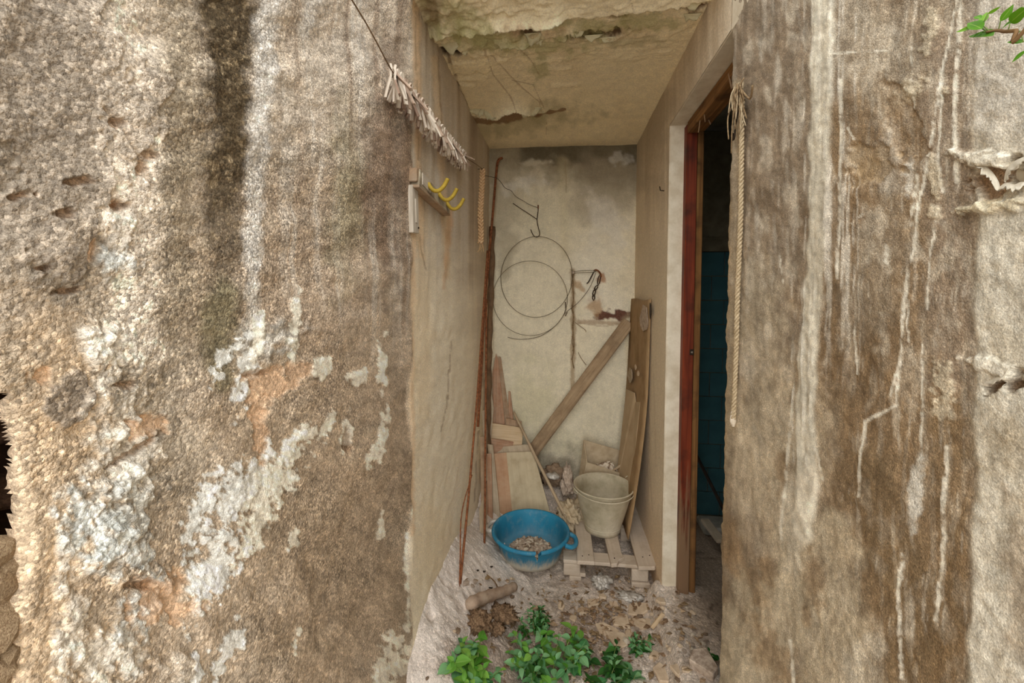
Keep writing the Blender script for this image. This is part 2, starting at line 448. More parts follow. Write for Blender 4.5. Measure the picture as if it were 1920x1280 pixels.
# broad zones
G.put(near * G.blob(60, 230, 190, 420, edge=.5, nz=.4, scale=90) * .85, (154, 138, 119), rough=.6)
G.put(near * G.stroke([(235, -40), (225, 300), (240, 640)], [66, 60, 50], .5, .6, 40) * .92, (232, 210, 184))
G.put(near * G.stroke([(330, -40), (330, 300), (330, 620)], [40, 45, 40], .7, .5, 50) * .7, (156, 136, 106))
G.put(near * G.blob(620, 950, 220, 380, edge=.6, nz=.4, scale=90) * .75, (170, 142, 108))
G.put(near * G.blob(620, 90, 190, 170, edge=.6, nz=.5, scale=60) * .75, (208, 188, 164))
G.put(near * G.blob(70, 1000, 110, 420, edge=.5, nz=.4, scale=50) * .85, (212, 178, 136)); G.put(near * G.blob(300, 1150, 120, 160, edge=.6, nz=.5, scale=50) * .6, (206, 176, 142))
G.put(near * G.blob(560, 480, 170, 200, edge=.7, nz=.5, scale=50) * .6, (186, 158, 128))
# vertical streaks on the upper middle part
st = fbm_s(G.x / 11, G.y / 420, 4, 31)
zone = near * sstep(500, 560, G.x) * (1 - sstep(430, 700, G.y))
G.put(zone * sstep(0.05, .75, st) * .7, (214, 200, 182)); G.put(zone * sstep(.1, .8, -st) * .65, (152, 124, 96))
G.put(near * G.blob(728, 330, 52, 190, edge=.5, nz=.5, scale=40) * .8, (138, 108, 80))
G.put(near * G.blob(640, 390, 28, 150, edge=.7, nz=.5, scale=40) * .5, (150, 140, 96))
zone = near * sstep(620, 700, G.x) * sstep(330, 500, G.y) * (1 - sstep(520, 760, G.y))
G.put(zone * sstep(0.1, .8, fbm_s(G.x / 7, G.y / 300, 4, 35)) * .6, (205, 192, 174))
# dark run-off band and its pale neighbour
m = G.stroke([(420, -60), (424, 120), (418, 300), (410, 450), (404, 640)], [62, 55, 46, 36, 24], .45, .45, 45)
fade = 1 - sstep(250, 720, G.y)
G.put(near * m * (.25 + .75 * fade) * sstep(720, 560, G.y), (88, 70, 42))
G.put(near * m * sstep(.2, .7, G.ns(9, 2)) * .35 * fade, (190, 160, 112))
G.put(near * G.stroke([(398, 560), (408, 650), (404, 720)], [30, 26, 16], .6, .5, 40) * .75, (128, 116, 78))
G.put(near * G.stroke([(505, -40), (490, 120), (476, 300), (468, 450), (462, 620)], [22, 22, 18, 16, 14], .6, .55, 30) * .85, (222, 212, 200))
G.put(near * G.stroke([(585, -40), (570, 60)], [26, 12], .6, .6, 30) * .6, (222, 212, 200))
# slab-like old coat on the upper left with broken edge
m = G.blob(70, 120, 130, 190, 8, .06, .35, 45) + G.blob(90, 360, 85, 170, 0, .06, .4, 40) + G.blob(235, 215, 60, 100, 0, .06, .5, 35)
G.put(near * np.clip(m, 0, 1) * .55, (168, 148, 126), h=0.006)
G.put(near * G.blob(108, 745, 38, 55, 10, .08, .35, 30) * .9, (150, 132, 112), h=0.004)
# concretions: lime-white lumps running down
lump = np.abs(G.ns(38, 4)); lump2 = G.ns(16, 3)
for cx, cy, rx, ry, a, wgt in [(195, 655, 55, 40, 10, 1), (210, 760, 60, 60, 0, .8), (215, 860, 55, 70, 10, 1), (150, 990, 55, 70, -10, 1), (205, 1040, 65, 40, 15, .9),
                               (215, 940, 60, 55, 0, .7), (120, 1180, 28, 100, 5, .9), (250, 1160, 38, 90, 25, .9), (200, 490, 32, 32, 0, .9), (205, 420, 26, 40, 0, .6),
                               (165, 640, 28, 40, 0, .8), (190, 1240, 60, 50, 10, .9), (105, 1060, 14, 60, 5, .8), (330, 1265, 40, 30, 20, .5), (500, 640, 60, 34, -20, .5)]:
    m = G.blob(cx, cy, rx, ry, a, .35, .55, 26) * near
    G.h += m * (0.008 + 0.010 * lump) * np.clip(Yc, .3, .8)
    G.put(m * sstep(-.6, .5, lump2 + .3) * wgt * .9, (226, 212, 192) if (cx + cy) % 3 else (214, 216, 210), rough=.55)
for cx, cy, rx, ry, a in [(380, 940, 16, 55, 12), (352, 985, 12, 50, 10), (420, 940, 22, 70, 25), (390, 1060, 34, 60, 20), (362, 1110, 16, 60, 15), (452, 905, 20, 62, 28), (470, 985, 16, 60, 30),
                          (415, 1215, 14, 50, 28), (352, 1255, 10, 50, 15), (500, 905, 26, 70, 34), (530, 840, 14, 40, 30), (600, 800, 12, 26, 20), (560, 815, 20, 12, 0), (640, 812, 8, 34, 10),
                          (700, 830, 12, 40, 20), (712, 690, 10, 50, 5), (455, 700, 20, 60, 10), (410, 680, 16, 30, 30), (538, 648, 10, 26, 0), (545, 600, 8, 60, 5), (470, 640, 12, 60, 5), (715, 990, 8, 18, 0),
                          (735, 1240, 26, 60, 20), (700, 1270, 18, 40, 20), (545, 1205, 6, 24, 10), (768, 1080, 5, 110, 3), (540, 1010, 10, 22, 20), (600, 690, 16, 22, 0), (668, 700, 20, 14, 10)]:
    m = G.blob(cx, cy, rx, ry, a, .14, .95, 15) * near
    G.put(m * .92, (232, 228, 218) if cx < 470 else (236, 224, 200), h=0.0018, rough=.3)
for cx, cy, rx, ry, a in [(500, 715, 38, 26, 0), (475, 760, 22, 34, 0), (545, 690, 22, 20, 0), (475, 820, 14, 46, 0), (255, 800, 40, 20, 0), (200, 380, 14, 10, 0), (290, 1120, 60, 40, 0), (60, 700, 22, 18, 0), (155, 470, 12, 20, 0)]:
    G.put(G.blob(cx, cy, rx, ry, a, .25, .6, 18) * near * .75, (222, 172, 122), h=-0.005, rough=.4)
# holes and ledges
for cx, cy, rx, ry in [(215, 722, 20, 9), (200, 232, 16, 10), (130, 340, 24, 7), (20, 368, 26, 7), (105, 400, 22, 8), (120, 545, 30, 6), (60, 503, 16, 6), (265, 290, 14, 9), (255, 1093, 36, 9), (240, 845, 60, 7), (210, 385, 18, 9), (250, 318, 12, 14), (470, 700, 22, 6), (640, 830, 8, 26)]:
    G.put(G.blob(cx, cy, rx, ry, -6 if cx != 240 else -32, .3, .5, 14) * near * .6, (150, 108, 66), h=-0.011 * (1 if cx < 400 else .8))
G.h += near * -0.006 * G.stroke([(185, 205), (215, 240), (250, 310), (268, 350)], 5, .4, .4, 10)
# broken masonry and the dark hollow at the outer end
edge = (24 + 7 * noise2(G.y / 60, G.y * 0, 77) + 3 * noise2(G.y / 25, G.y * 0, 78)) * sstep(735, 860, G.y)
low = sstep(735, 740, G.y)
m = low * sstep(edge + 5, edge - 5, G.x)
hollow = m * (1 - sstep(1012, 1022, G.y)) * (Yc > .12)
G.keep = ~(hollow > .5)
G.h *= 1 - .85 * np.exp(-((G.x - edge) / 16) ** 2) * sstep(735, 760, G.y)
G.h += -0.022 * m
G.put(m, (176, 140, 98), rough=.4); G.put(hollow * .9, (92, 56, 34))
G.put(m * (1 - hollow) * sstep(.0, .5, G.ns(22, 3)) * .6, (214, 186, 150), h=.006)
for yy in (1120, 1205, 1262): G.h += -.012 * m * (1 - hollow) * np.exp(-((G.y - yy - 6 * noise2(G.x / 9, G.x * 0, yy)) / 5) ** 2)
# --- the smooth part under the roof
bs = G.ns(80, 4)
G.put(far * .9, (206, 190, 160))
G.put(far * sstep(-.2, .8, bs) * .6, (196, 176, 142))
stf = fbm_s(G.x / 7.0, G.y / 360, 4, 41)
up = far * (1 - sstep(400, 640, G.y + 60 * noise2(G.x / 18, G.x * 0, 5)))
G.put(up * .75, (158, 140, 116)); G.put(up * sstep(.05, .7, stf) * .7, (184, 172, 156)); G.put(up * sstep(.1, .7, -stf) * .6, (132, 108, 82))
G.put(far * G.stroke([(778, -20), (783, 260), (790, 480)], [8, 7, 5], .6, .4, 20) * .7, (196, 158, 108))
G.put(far * G.stroke([(815, 110), (828, 300), (840, 520)], [7, 7, 5], .6, .4, 20) * .6, (196, 164, 116))
G.put(far * G.stroke([(845, 395), (838, 470), (832, 540)], [6, 5, 3], .6, .5, 12) * .7, (186, 140, 86))
G.put(far * G.stroke([(776, 420), (772, 700), (772, 1000)], 5, .6, .5, 14) * .6, (206, 164, 112))
G.put(far * G.blob(860, 800, 50, 260, 0, .6, .4, 40) * .6, (214, 200, 172))
G.put(far * G.blob(790, 620, 18, 200, 0, .5, .4, 40) * .5, (208, 182, 138))
G.h += far * (.0022 * fbm(Yc * 14, Zc * 14, 4, 51) + .0010 * fbm(Yc * 55, Zc * 55, 3, 52))
for p in ([(787, 440), (792, 480), (800, 510)], [(846, 640), (842, 690), (838, 760), (826, 810)], [(779, 0), (781, 130), (786, 300)], [(822, 90), (826, 180), (832, 300)], [(905, 700), (895, 850), (890, 940)]):
    m = G.stroke(p, 1.2, .5, .8, 6) * far; G.put(m * .55, (132, 104, 72), h=-.002)
G.put(far * G.blob(812, 1020, 30, 90, 0, .6, .4, 30) * .5, (204, 180, 138))
G.speckle(.16 * near + .03, 7, 7); G.speckle(.16 * near, 24, 22, 950); G.sat = .74
G.gain = np.array([1.26, 1.28, 1.27]) * (1 + .25 * far[:, None])  # part under the roof brightened in the colour, standing in for fill light
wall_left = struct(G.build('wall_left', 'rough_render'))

stuff_mat('hollow_stone', (78, 54, 38), (112, 82, 60), 20, bump=.8, bdist=.006)
za, zb = PXc(10, 1200, XL).z, PXc(10, 600, XL).z
hv = [Vector((x, y, z)) for x in (XL - .03, XL - .42) for y in (-.30, .62) for z in (za, zb)]
obj('hollow', (hv, [(0, 1, 5, 4), (2, 6, 7, 3), (4, 5, 7, 6), (0, 4, 6, 2), (1, 3, 7, 5), (2, 3, 1 + 0, 0)][:5]), 'hollow_stone', wall_left)
for k, (y_, z_, s_) in enumerate([(.33, PXc(8, 975, XL - .05).z, .05), (.42, PXc(8, 985, XL - .05).z, .07), (.40, PXc(8, 860, XL - .05).z, .09)]):
    o = link('stone', rubble_mesh('stone', 'hollow_stone', 80 + k, .4, .2, 2), wall_left, (XL - .10 - .05 * k, y_, z_)); o.scale = (s_ * 2, s_ * 1.6, s_)
# rubble stones of the broken wall end
for k, (px, py, s) in enumerate([(6, 1060, .030), (10, 1100, .026), (4, 1150, .036), (12, 1185, .026), (5, 1232, .034), (14, 1262, .026), (-22, 1100, .04), (-25, 1190, .045), (-20, 1040, .035), (-24, 1265, .04)]):
    c = PXc(px, py, XL - .012)
    o = link('stone', rubble_mesh('stone', 'stone', 40 + k, .8, .16, 2), wall_left, c); o.scale = (s * .9, s * 1.1, s * 1.2)

# ================================================================== right wall (three plaster fields round the doorway)
def right_paint(G, smoothpart):
    Yc, Zc = G.co[:, 1], G.co[:, 2]
    G.h += .0030 * fbm(Yc * 9, Zc * 9, 4, 61) + .0012 * fbm(Yc * 60, Zc * 60, 3, 62)
    if smoothpart:
        G.h = np.abs(G.h) * .6 + .0004; G.rough += .25
        G.put(sstep(-.3, .8, G.ns(70, 4)) * .7, (196, 174, 136))
        st = fbm_s(G.x / 9, G.y / 260, 4, 66)
        up = 1 - sstep(330, 480, G.y + 40 * noise2(G.x / 20, G.x * 0, 8))
        G.put(up * sstep(-.3, .5, st) * .6, (164, 142, 106)); G.put(up * sstep(.1, .8, -st) * .4, (204, 188, 156))
        G.put(sstep(880, 1090, G.y) * .6, (196, 158, 104))
        G.put(G.blob(1215, 250, 40, 90, 20, .5, .5, 30) * .5, (140, 122, 92))
        for p in ([(1217, 860), (1224, 960)], [(1226, 700), (1230, 860)]): G.put(G.stroke(p, .8, .5, .6, 8) * .3, (150, 122, 84))
        return
    n1 = G.ns(120, 4); n2 = G.ns(40, 4)
    G.put(sstep(-.5, .6, n1) * .6, (164, 144, 118)); G.put(sstep(.0, .8, n2) * .45, (136, 114, 86))
    G.rough += .55
    # grey-brown field beside the doorway, pale smears
    G.put(G.blob(1440, 300, 110, 420, 0, .5, .35, 60) * .7, (142, 122, 98))
    sm = fbm_s(G.x / 16, G.y / 75, 4, 71)
    G.put((1 - sstep(620, 800, G.y)) * sstep(0.1, .75, sm) * .75, (196, 184, 166))
    G.put(G.blob(1405, 620, 55, 110, 0, .5, .6, 40) * .6, (190, 174, 146))
    # ochre field
    G.put(G.stroke([(1640, 180), (1640, 500), (1650, 800), (1690, 1100), (1720, 1330)], [90, 120, 130, 110, 90], .4, .35, 70) * .85, (146, 116, 76))
    G.put(G.blob(1600, 640, 90, 120, 0, .5, .4, 50) * .6, (120, 94, 60))
    G.put(G.stroke([(1640, 900), (1690, 1100), (1720, 1300)], [50, 60, 50], .5, .5, 40) * .6, (122, 98, 62))
    G.put(G.stroke([(1775, 760), (1790, 1000), (1775, 1300)], [34, 36, 30], .4, .3, 40) * .75, (140, 110, 68))
    G.put(G.stroke([(1770, 60), (1780, 300), (1790, 700)], [34, 40, 44], .5, .5, 40) * .7, (150, 128, 104))
    z = sstep(1560, 1600, G.x) * (1 - sstep(1830, 1860, G.x))
    G.put(z * sstep(.15, .8, fbm_s(G.x / 14, G.y / 90, 4, 73)) * .5, (190, 174, 150))
    G.put(G.blob(1640, 120, 70, 100, 0, .5, .5, 40) * .6, (186, 170, 146))
    G.put(G.blob(1640, 520, 60, 130, 0, .5, .5, 50) * .45, (176, 160, 136))
    # pale lower left and pale outer field
    G.put(G.blob(1440, 820, 105, 130, 0, .5, .3, 60) * .8, (204, 186, 156))
    G.put(G.stroke([(1390, 1300), (1430, 1180), (1500, 1010)], [90, 85, 60], .5, .5, 50) * .8, (206, 190, 160))
    G.put(G.stroke([(1545, 1300), (1585, 1160), (1560, 1000)], [60, 50, 36], .5, .5, 40) * .7, (204, 186, 154))
    G.put(G.stroke([(1620, 1300), (1640, 1210)], [50, 30], .5, .6, 40) * .6, (206, 194, 172))
    for cx, cy, rx, ry, a in [(1372, 1010, 16, 50, -10), (1440, 1070, 13, 40, -15), (1530, 1080, 22, 45, -10), (1516, 1150, 10, 22, 0), (1418, 1105, 16, 60, -30), (1465, 880, 14, 40, 0), (1372, 1060, 10, 30, -30), (1450, 1230, 30, 70, -35)]:
        G.put(G.blob(cx, cy, rx, ry, a, .5, .5, 22) * .65, (156, 124, 82))
    pale = sstep(1822, 1842, G.x + 9 * noise2(G.y / 60, G.y * 0, 90) + .035 * np.maximum(G.y - 700, 0))
    G.put(pale * .88, (214, 206, 188), rough=.3)
    G.put(pale * sstep(.0, .8, G.ns(70, 4)) * .45, (184, 168, 140)); G.h += .003 * pale
    G.put(G.blob(1890, 830, 60, 50, 0, .6, .5, 40) * .55, (158, 136, 98)); G.put(G.blob(1915, 1100, 30, 160, 0, .5, .6, 40) * .5, (150, 120, 82))
    G.put(sstep(1790, 1850, G.x) * (1 - sstep(180, 330, G.y)) * .6, (204, 194, 182))
    hair = fbm_s(G.x / 3.6 + .8 * noise2(G.y / 60, G.x / 40, 5), G.y / 170, 2, 171)
    G.put(sstep(1560, 1590, G.x) * (1 - sstep(1815, 1830, G.x)) * sstep(.42, .7, hair) * sstep(-.1, .5, G.ns(60, 3)) * .35, (226, 214, 194))
    G.put((1 - sstep(1505, 1520, G.x)) * sstep(.5, .8, hair) * sstep(-.1, .5, G.ns(80, 3)) * (1 - sstep(600, 800, G.y)) * .25, (220, 210, 194))
    G.put(sstep(.45, .8, -hair) * sstep(-.1, .6, G.ns(70, 3)) * (1 - pale) * .18, (108, 84, 56))
    mo = G.ns(26, 4, 1.0, .55); G.put((1 - pale) * (1 - sstep(640, 900, G.y) * .6) * sstep(.15, .75, mo) * .5, (204, 190, 168)); G.put((1 - pale) * sstep(.25, .9, -mo) * .4, (112, 90, 62))
    G.put(pale * sstep(.3, .9, G.ns(18, 4)) * .35, (166, 146, 112))
    # white lime streaks
    G.put(G.stroke([(1544, -40), (1541, 200), (1534, 420), (1522, 600), (1512, 760), (1508, 1000)], [22, 21, 19, 16, 17, 20], .25, .22, 40) * .9, (224, 216, 196), h=.003, rough=.15)
    G.put(G.stroke([(1500, 900), (1490, 1060)], [26, 18], .6, .5, 30) * .7, (210, 198, 176))
    comb = fbm_s(G.x / 4.2, G.y / 500, 2, 75)
    G.put(sstep(1500, 1512, G.x) * (1 - sstep(1600, 1625, G.x)) * (1 - sstep(480, 780, G.y)) * sstep(.25, .6, comb) * .75, (226, 216, 200), h=.001)
    G.put(G.stroke([(1544, -40), (1541, 200), (1534, 420), (1522, 600), (1512, 760)], [22, 21, 19, 16, 17], .3, .2, 30) * sstep(.1, .5, -comb) * .45, (176, 160, 132))
    G.put(G.stroke([(1512, 560), (1506, 700), (1503, 860)], [20, 18, 16], .3, .3, 30) * sstep(-.1, .4, comb) * .9, (232, 226, 212), h=.002)
    for pth, ww in [([(1795, -10), (1770, 120), (1752, 240), (1745, 290)], 3.4), ([(1745, 300), (1735, 340), (1726, 370), (1700, 560), (1690, 680), (1672, 740)], 4.2), ([(1690, 680), (1682, 760), (1620, 790), (1615, 860), (1612, 930)], 4.0),
                    ([(1580, 150), (1576, 280), (1574, 420), (1570, 520)], 4), ([(1590, 240), (1600, 260)], 3), ([(1662, 460), (1664, 490), (1672, 500)], 5), ([(1705, 560), (1706, 640)], 2.2), ([(1760, 400), (1742, 480), (1738, 580)], 2.6),
                    ([(1722, 330), (1708, 420)], 6), ([(1768, 130), (1762, 300), (1770, 360)], 3), ([(1620, 400), (1595, 420)], 2), ([(1730, 640), (1732, 760), (1728, 860)], 3), ([(1775, 840), (1768, 1000), (1756, 1160)], 6),
                    ([(1690, 1040), (1685, 1120), (1688, 1190), (1690, 1280)], 5), ([(1800, 0), (1790, 200), (1795, 340)], 6), ([(1560, -10), (1562, 160)], 4), ([(1860, 300), (1862, 500)], 3),
                    ([(1485, 760), (1472, 900), (1466, 1010)], 4), ([(1460, 480), (1468, 530)], 2), ([(1530, 840), (1540, 900)], 3), ([(1480, 1200), (1488, 1280)], 4), ([(1712, 90), (1716, 200)], 3), ([(1600, 620), (1606, 700)], 3), ([(1560, 100), (1660, 95)], 3)]:
        G.put(G.stroke(pth, ww * .7, .4, .35, 9) * sstep(-1.1, .1, G.ns(14, 3)) * .9, (232, 224, 206), h=.0004, rough=.1)
    G.put(G.blob(1718, 930, 14, 62, 6, .3, .35, 16) * .85, (206, 200, 188)); G.put(G.blob(1670, 310, 24, 60, 0, .5, .6, 25) * .4, (206, 196, 180)); G.put(G.blob(1705, 325, 9, 34, 5, .3, .5, 14) * .8, (222, 214, 200))
    # raised crusts of paint and broken patches
    for cx, cy, rx, ry in [(1757, 330, 12, 34), (1747, 40, 12, 28), (1738, 82, 10, 16), (1755, 395, 14, 12), (1700, 180, 18, 14), (1770, 720, 22, 34), (1766, 770, 18, 16), (1718, 160, 20, 14), (1775, 170, 6, 8), (1800, 398, 12, 8)]:
        m = G.blob(cx, cy, rx, ry, 0, .2, .7, 12); G.put(m * .7, (206, 190, 160), h=.0022)
    m = G.blob(1640, 310, 48, 36, 0, .08, .5, 30); G.h -= .003 * m; G.put(m * .5, (176, 146, 100))
    m = G.blob(1700, 240, 28, 90, -18, .08, .45, 30); G.h -= .003 * m; G.put(m * .4, (160, 128, 86))
    # flaked hole at the outer end
    m = G.blob(1858, 350, 30, 40, -20, .12, .5, 22); G.put(m * .9, (150, 112, 70), h=-.010, rough=.7)
    m = G.blob(1912, 318, 26, 24, -15, .12, .35, 22); G.put(m * .95, (120, 98, 62), h=-.016, rough=.5)
    m = G.blob(1868, 726, 20, 14, -30, .15, .5, 12) + G.blob(1908, 712, 14, 24, 30, .15, .5, 12); G.put(np.clip(m, 0, 1) * .9, (124, 92, 58), h=-.012, rough=.9)
    m = G.blob(1860, 300, 60, 14, 10, .2, .6, 16); G.put(m * .7, (226, 216, 196), h=.008)
    m = G.blob(1880, 385, 60, 12, -8, .2, .6, 16); G.put(m * .8, (222, 206, 170), h=.007)
    m = G.blob(1880, 690, 60, 14, 14, .2, .6, 16); G.put(m * .6, (228, 220, 202), h=.006)
    # edge of the doorway: bare, slightly worn
    G.put(G.stroke([(1384, 160), (1378, 400), (1372, 800)], 10, .6, .4, 20) * .5, (186, 164, 128))
    G.put(G.stroke([(1366, 380), (1360, 700), (1352, 1000)], 5, .6, .5, 20) * .6, (190, 160, 112))

U = np.arange(1346, 1990, 2.8)
Ysn = XR * F / (U - 1051); Ysn = Ysn[Ysn < YD0]
Ysn = np.concatenate([[YD0], Ysn, np.linspace(Ysn[-1], -0.55, 22)[1:]])
Z = fan_z(Ysn, XR, -0.05, ZTOP)
pts = np.stack([np.full_like(Z, XR), np.repeat(Ysn[:, None], Z.shape[1], 1), Z], -1)
G = Grid(pts, (-1, 0, 0), (152, 131, 104), .50, 1); right_paint(G, False)
wear = np.exp(-(YD0 - G.co[:, 1]) / .012); G.h -= wear * (.006 + .005 * fbm(G.co[:, 2] * 25, G.co[:, 2] * 0, 3, 88))
G.speckle(.16, 5, 14); G.speckle(.15, 20, 60, 950); G.speckle(.10, 4, 4, 970)
G.sat = .78; G.gain = (1.12, 1.12, 1.07)
wall_right = struct(G.build('wall_right', 'old_plaster'))

Ysf = np.linspace(YD1, YB + .03, 90); Zf = np.linspace(-.05, ZC + .03, 300)
pts = np.stack(np.broadcast_arrays(XR, Ysf[:, None], Zf[None, :]), -1).astype(float)
G = Grid(pts, (-1, 0, 0), (186, 166, 128)); right_paint(G, True)
G.sat = .62; G.gain = (1.5, 1.48, 1.44)  # colour raised in place of the fill light missing inside the passage
struct(G.build('wall_right_inner', 'inner_plaster'))
Yl = np.linspace(YD0 - .0, YD1, 80); Zl = np.linspace(ZD, ZTOP, 60)
pts = np.stack(np.broadcast_arrays(XR, Yl[:, None], Zl[None, :]), -1).astype(float)
G = Grid(pts, (-1, 0, 0), (182, 160, 122)); right_paint(G, True)
G.sat = .62; G.gain = (1.45, 1.43, 1.40)
struct(G.build('wall_right_lintel', 'inner_plaster'))

def quad(a, b, c, d): return ([Vector(a), Vector(b), Vector(c), Vector(d)], [(0, 1, 2, 3)])
# reveals and inner faces of the right wall
rv = box(((XR + XROOM) / 2, YD1 + .20, 1.10), XROOM - XR - .001, .40, 2.30, bev=.006)
o = obj('reveal_far', rv, 'reveal_plaster', wall_right)
o = obj('reveal_near', box(((XR + XROOM) / 2 + .006, (YD0 - .55) / 2, 1.25), XROOM - XR - .008, YD0 + .55 - .004, 2.7, bev=.006), 'reveal_plaster', wall_right)
o = obj('lintel', box(((XR + XROOM) / 2 + .0005, (YD0 + YD1) / 2 + .2, (ZD + ZTOP) / 2 - .002), XROOM - XR - .001, YD1 - YD0 + .9, ZTOP - ZD, bev=.002), 'reveal_plaster', wall_right)

# ================================================================== back wall
Xb = np.linspace(XL - .03, XR + .03, 150); Zb = np.linspace(-.05, ZC + .03, 330)
pts = np.stack(np.broadcast_arrays(Xb[:, None], YB, Zb[None, :]), -1).astype(float)
G = Grid(pts, (0, -1, 0), (214, 202, 168)); Xc, Zc = G.co[:, 0], G.co[:, 2]
G.rough += .2
G.h += .003 * fbm(Xc * 7, Zc * 7, 4, 121) + .0008 * fbm(Xc * 60, Zc * 60, 2, 122)
G.put(sstep(-.2, .9, G.ns(70, 4)) * .5, (200, 188, 154))
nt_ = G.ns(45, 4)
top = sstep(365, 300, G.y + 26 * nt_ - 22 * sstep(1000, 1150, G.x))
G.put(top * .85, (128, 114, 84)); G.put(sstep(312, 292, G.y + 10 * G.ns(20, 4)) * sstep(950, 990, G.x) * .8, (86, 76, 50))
G.put(G.blob(1140, 345, 60, 60, -20, .6, .6, 40) * .6, (142, 128, 100))
G.put(G.blob(1165, 298, 20, 10, 0, .5, .9, 12) * .5, (196, 190, 174)); G.put(G.blob(1005, 305, 22, 6, 0, .5, .6, 12) * .7, (200, 190, 160))
G.put(G.stroke([(930, 300), (940, 420), (950, 460), (945, 520)], [40, 26, 20, 10], .6, .6, 30) * .6, (160, 146, 112))
G.put(G.blob(975, 345, 30, 14, -10, .6, .9, 14) * .45, (222, 218, 204)); G.put(G.blob(1140, 420, 36, 40, -30, .7, .7, 25) * .5, (222, 216, 200))
G.put(G.blob(1120, 520, 46, 60, 0, .7, .5, 30) * .35, (224, 218, 200))
G.put(G.stroke([(1055, 300), (1058, 480)], [10, 9], .7, .3, 25) * .35, (186, 170, 120)); G.put(G.blob(1020, 400, 60, 40, 0, .7, .4, 30) * .35, (206, 196, 156))
G.put(G.stroke([(1074, 506), (1075, 600), (1074, 690), (1073, 760)], [5, 4.5, 4.5, 2], .4, .5, 12) * .8, (162, 134, 92))
G.put(G.stroke([(1084, 532), (1092, 545)], [6, 4], .5, .6, 8) * .7, (176, 136, 84))
m = G.blob(1152, 592, 34, 9, -4, .25, .7, 12); G.put(m * .95, (96, 44, 18), h=-.006, rough=.8)
G.put(G.blob(1118, 574, 12, 22, 0, .4, .7, 12) * .75, (178, 136, 84)); G.put(G.stroke([(1085, 603), (1180, 606)], 4, .5, .7, 14) * .6, (150, 112, 70)); G.put(G.blob(1126, 522, 8, 8, 0, .4, .6, 8) * .8, (170, 112, 60))
G.put(G.stroke([(1180, 600), (1182, 690)], [10, 6], .6, .5, 18) * .5, (206, 182, 130))
G.put(sstep(640, 900, G.y) * sstep(-.3, .7, G.ns(50, 4)) * .45, (186, 178, 136))
G.put(G.blob(1040, 870, 60, 30, 0, .6, .6, 26) * .7, (134, 122, 98), rough=.6); G.put(G.blob(1000, 760, 50, 60, 0, .7, .6, 26) * .4, (180, 172, 120))
for p in ([(1085, 605), (1130, 612), (1176, 604)], [(1060, 300), (1062, 360)]): G.put(G.stroke(p, 1.0, .5, .3, 8) * .5, (150, 124, 84), h=-.002)
G.sat = .76; G.speckle(.06, 8, 8); G.gain = 1.16
struct(G.build('wall_back', 'inner_plaster'))

# ================================================================== ceiling: slab, old paint in loose sheets
obj_slab = obj('ceiling_slab', box(((XL + XROOM) / 2 - .05, (YSLAB + YB) / 2 + .1, ZC + .085), XROOM - XL + .18, YB - YSLAB + .3, .13), 'slab'); struct(obj_slab)
Xq = np.linspace(XL - .02, XR + .02, 230); Yq = np.linspace(YSLAB, YB + .02, 420)
pts = np.stack(np.broadcast_arrays(Xq[:, None], Yq[None, :], ZC), -1).astype(float)
G = Grid(pts, (0, 0, -1), (210, 194, 152)); Xc, Yc = G.co[:, 0], G.co[:, 1]
G.rough += .1
def ridge(pts_): 
    a = np.array(pts_, float); return np.interp(G.x, a[:, 0], a[:, 1])
blist = sstep(80, 30, G.y)
blist2 = sstep(130, 90, G.y)
G.h += .0035 * fbm(Xc * 6, Yc * 6, 3, 201)
wr = np.abs(fbm(Xc * 14 + .8 * fbm(Xc * 9, Yc * 9, 2, 210), Yc * 26, 3, 202)); bl = np.maximum(fbm(Xc * 20, Yc * 24, 3, 203), 0)
leftw = sstep(1080, 900, G.x)
G.h += blist2 * (.010 * wr + .012 * bl) * (.35 + .65 * leftw) + sstep(200, 150, G.y) * sstep(1100, 900, G.x) * .005 * bl
G.put(sstep(-.2, .9, G.ns(70, 4)) * .5, (196, 176, 130))
G.put(sstep(60, 0, G.y) * .6, (216, 202, 166))
def sheet(pts_, reach, drop, rag, dark, seed, gapw=9, xr=None, colr=(236, 228, 194)):
    """a hanging edge of paint: grows away from the slab towards its ragged edge, then a dark gap"""
    r = ridge(pts_) + rag * fbm(G.x / 24, G.x * 0 + seed, 4, seed) 
    amp = sstep(-.45, .35, noise2(G.x / 60, G.x * 0, seed + 3)) * .75 + .25
    if xr is not None: amp = amp * sstep(xr[0] - 8, xr[0] + 8, G.x) * (1 - sstep(xr[1] - 30, xr[1] + 10, G.x))
    d = G.y - r                                     # negative: on the sheet, positive: beyond its edge
    on = (d < 0)
    G.h += np.where(on, amp * drop * np.exp(d / reach), 0)
    G.put(np.where(on, amp * .8 * np.exp(d / reach), 0), colr)
    g = np.where(on, 0, np.exp(-(d / gapw) ** 2)) * sstep(.3, .8, amp)
    G.put(g * .95, dark, h=-.008)
sheet([(780, 62), (857, 52), (926, 43), (981, 36), (1050, 31), (1112, 26), (1181, 20), (1247, 11), (1330, 2)], 14, .042, 7, (82, 50, 26), 301, 9)
sheet([(800, 75), (817, 78), (868, 92), (915, 68), (992, 77), (1083, 62), (1137, 70), (1229, 53), (1330, 40)], 12, .030, 8, (92, 62, 32), 311, 8, xr=(800, 1190))
sheet([(860, 205), (875, 207), (919, 216), (970, 200), (1014, 209), (1057, 199), (1120, 192)], 10, .040, 6, (104, 78, 48), 321, 12, xr=(868, 1040))
G.put(G.blob(842, 96, 26, 9, 8, .25, .4, 10) * .95, (52, 34, 18), h=-.02)
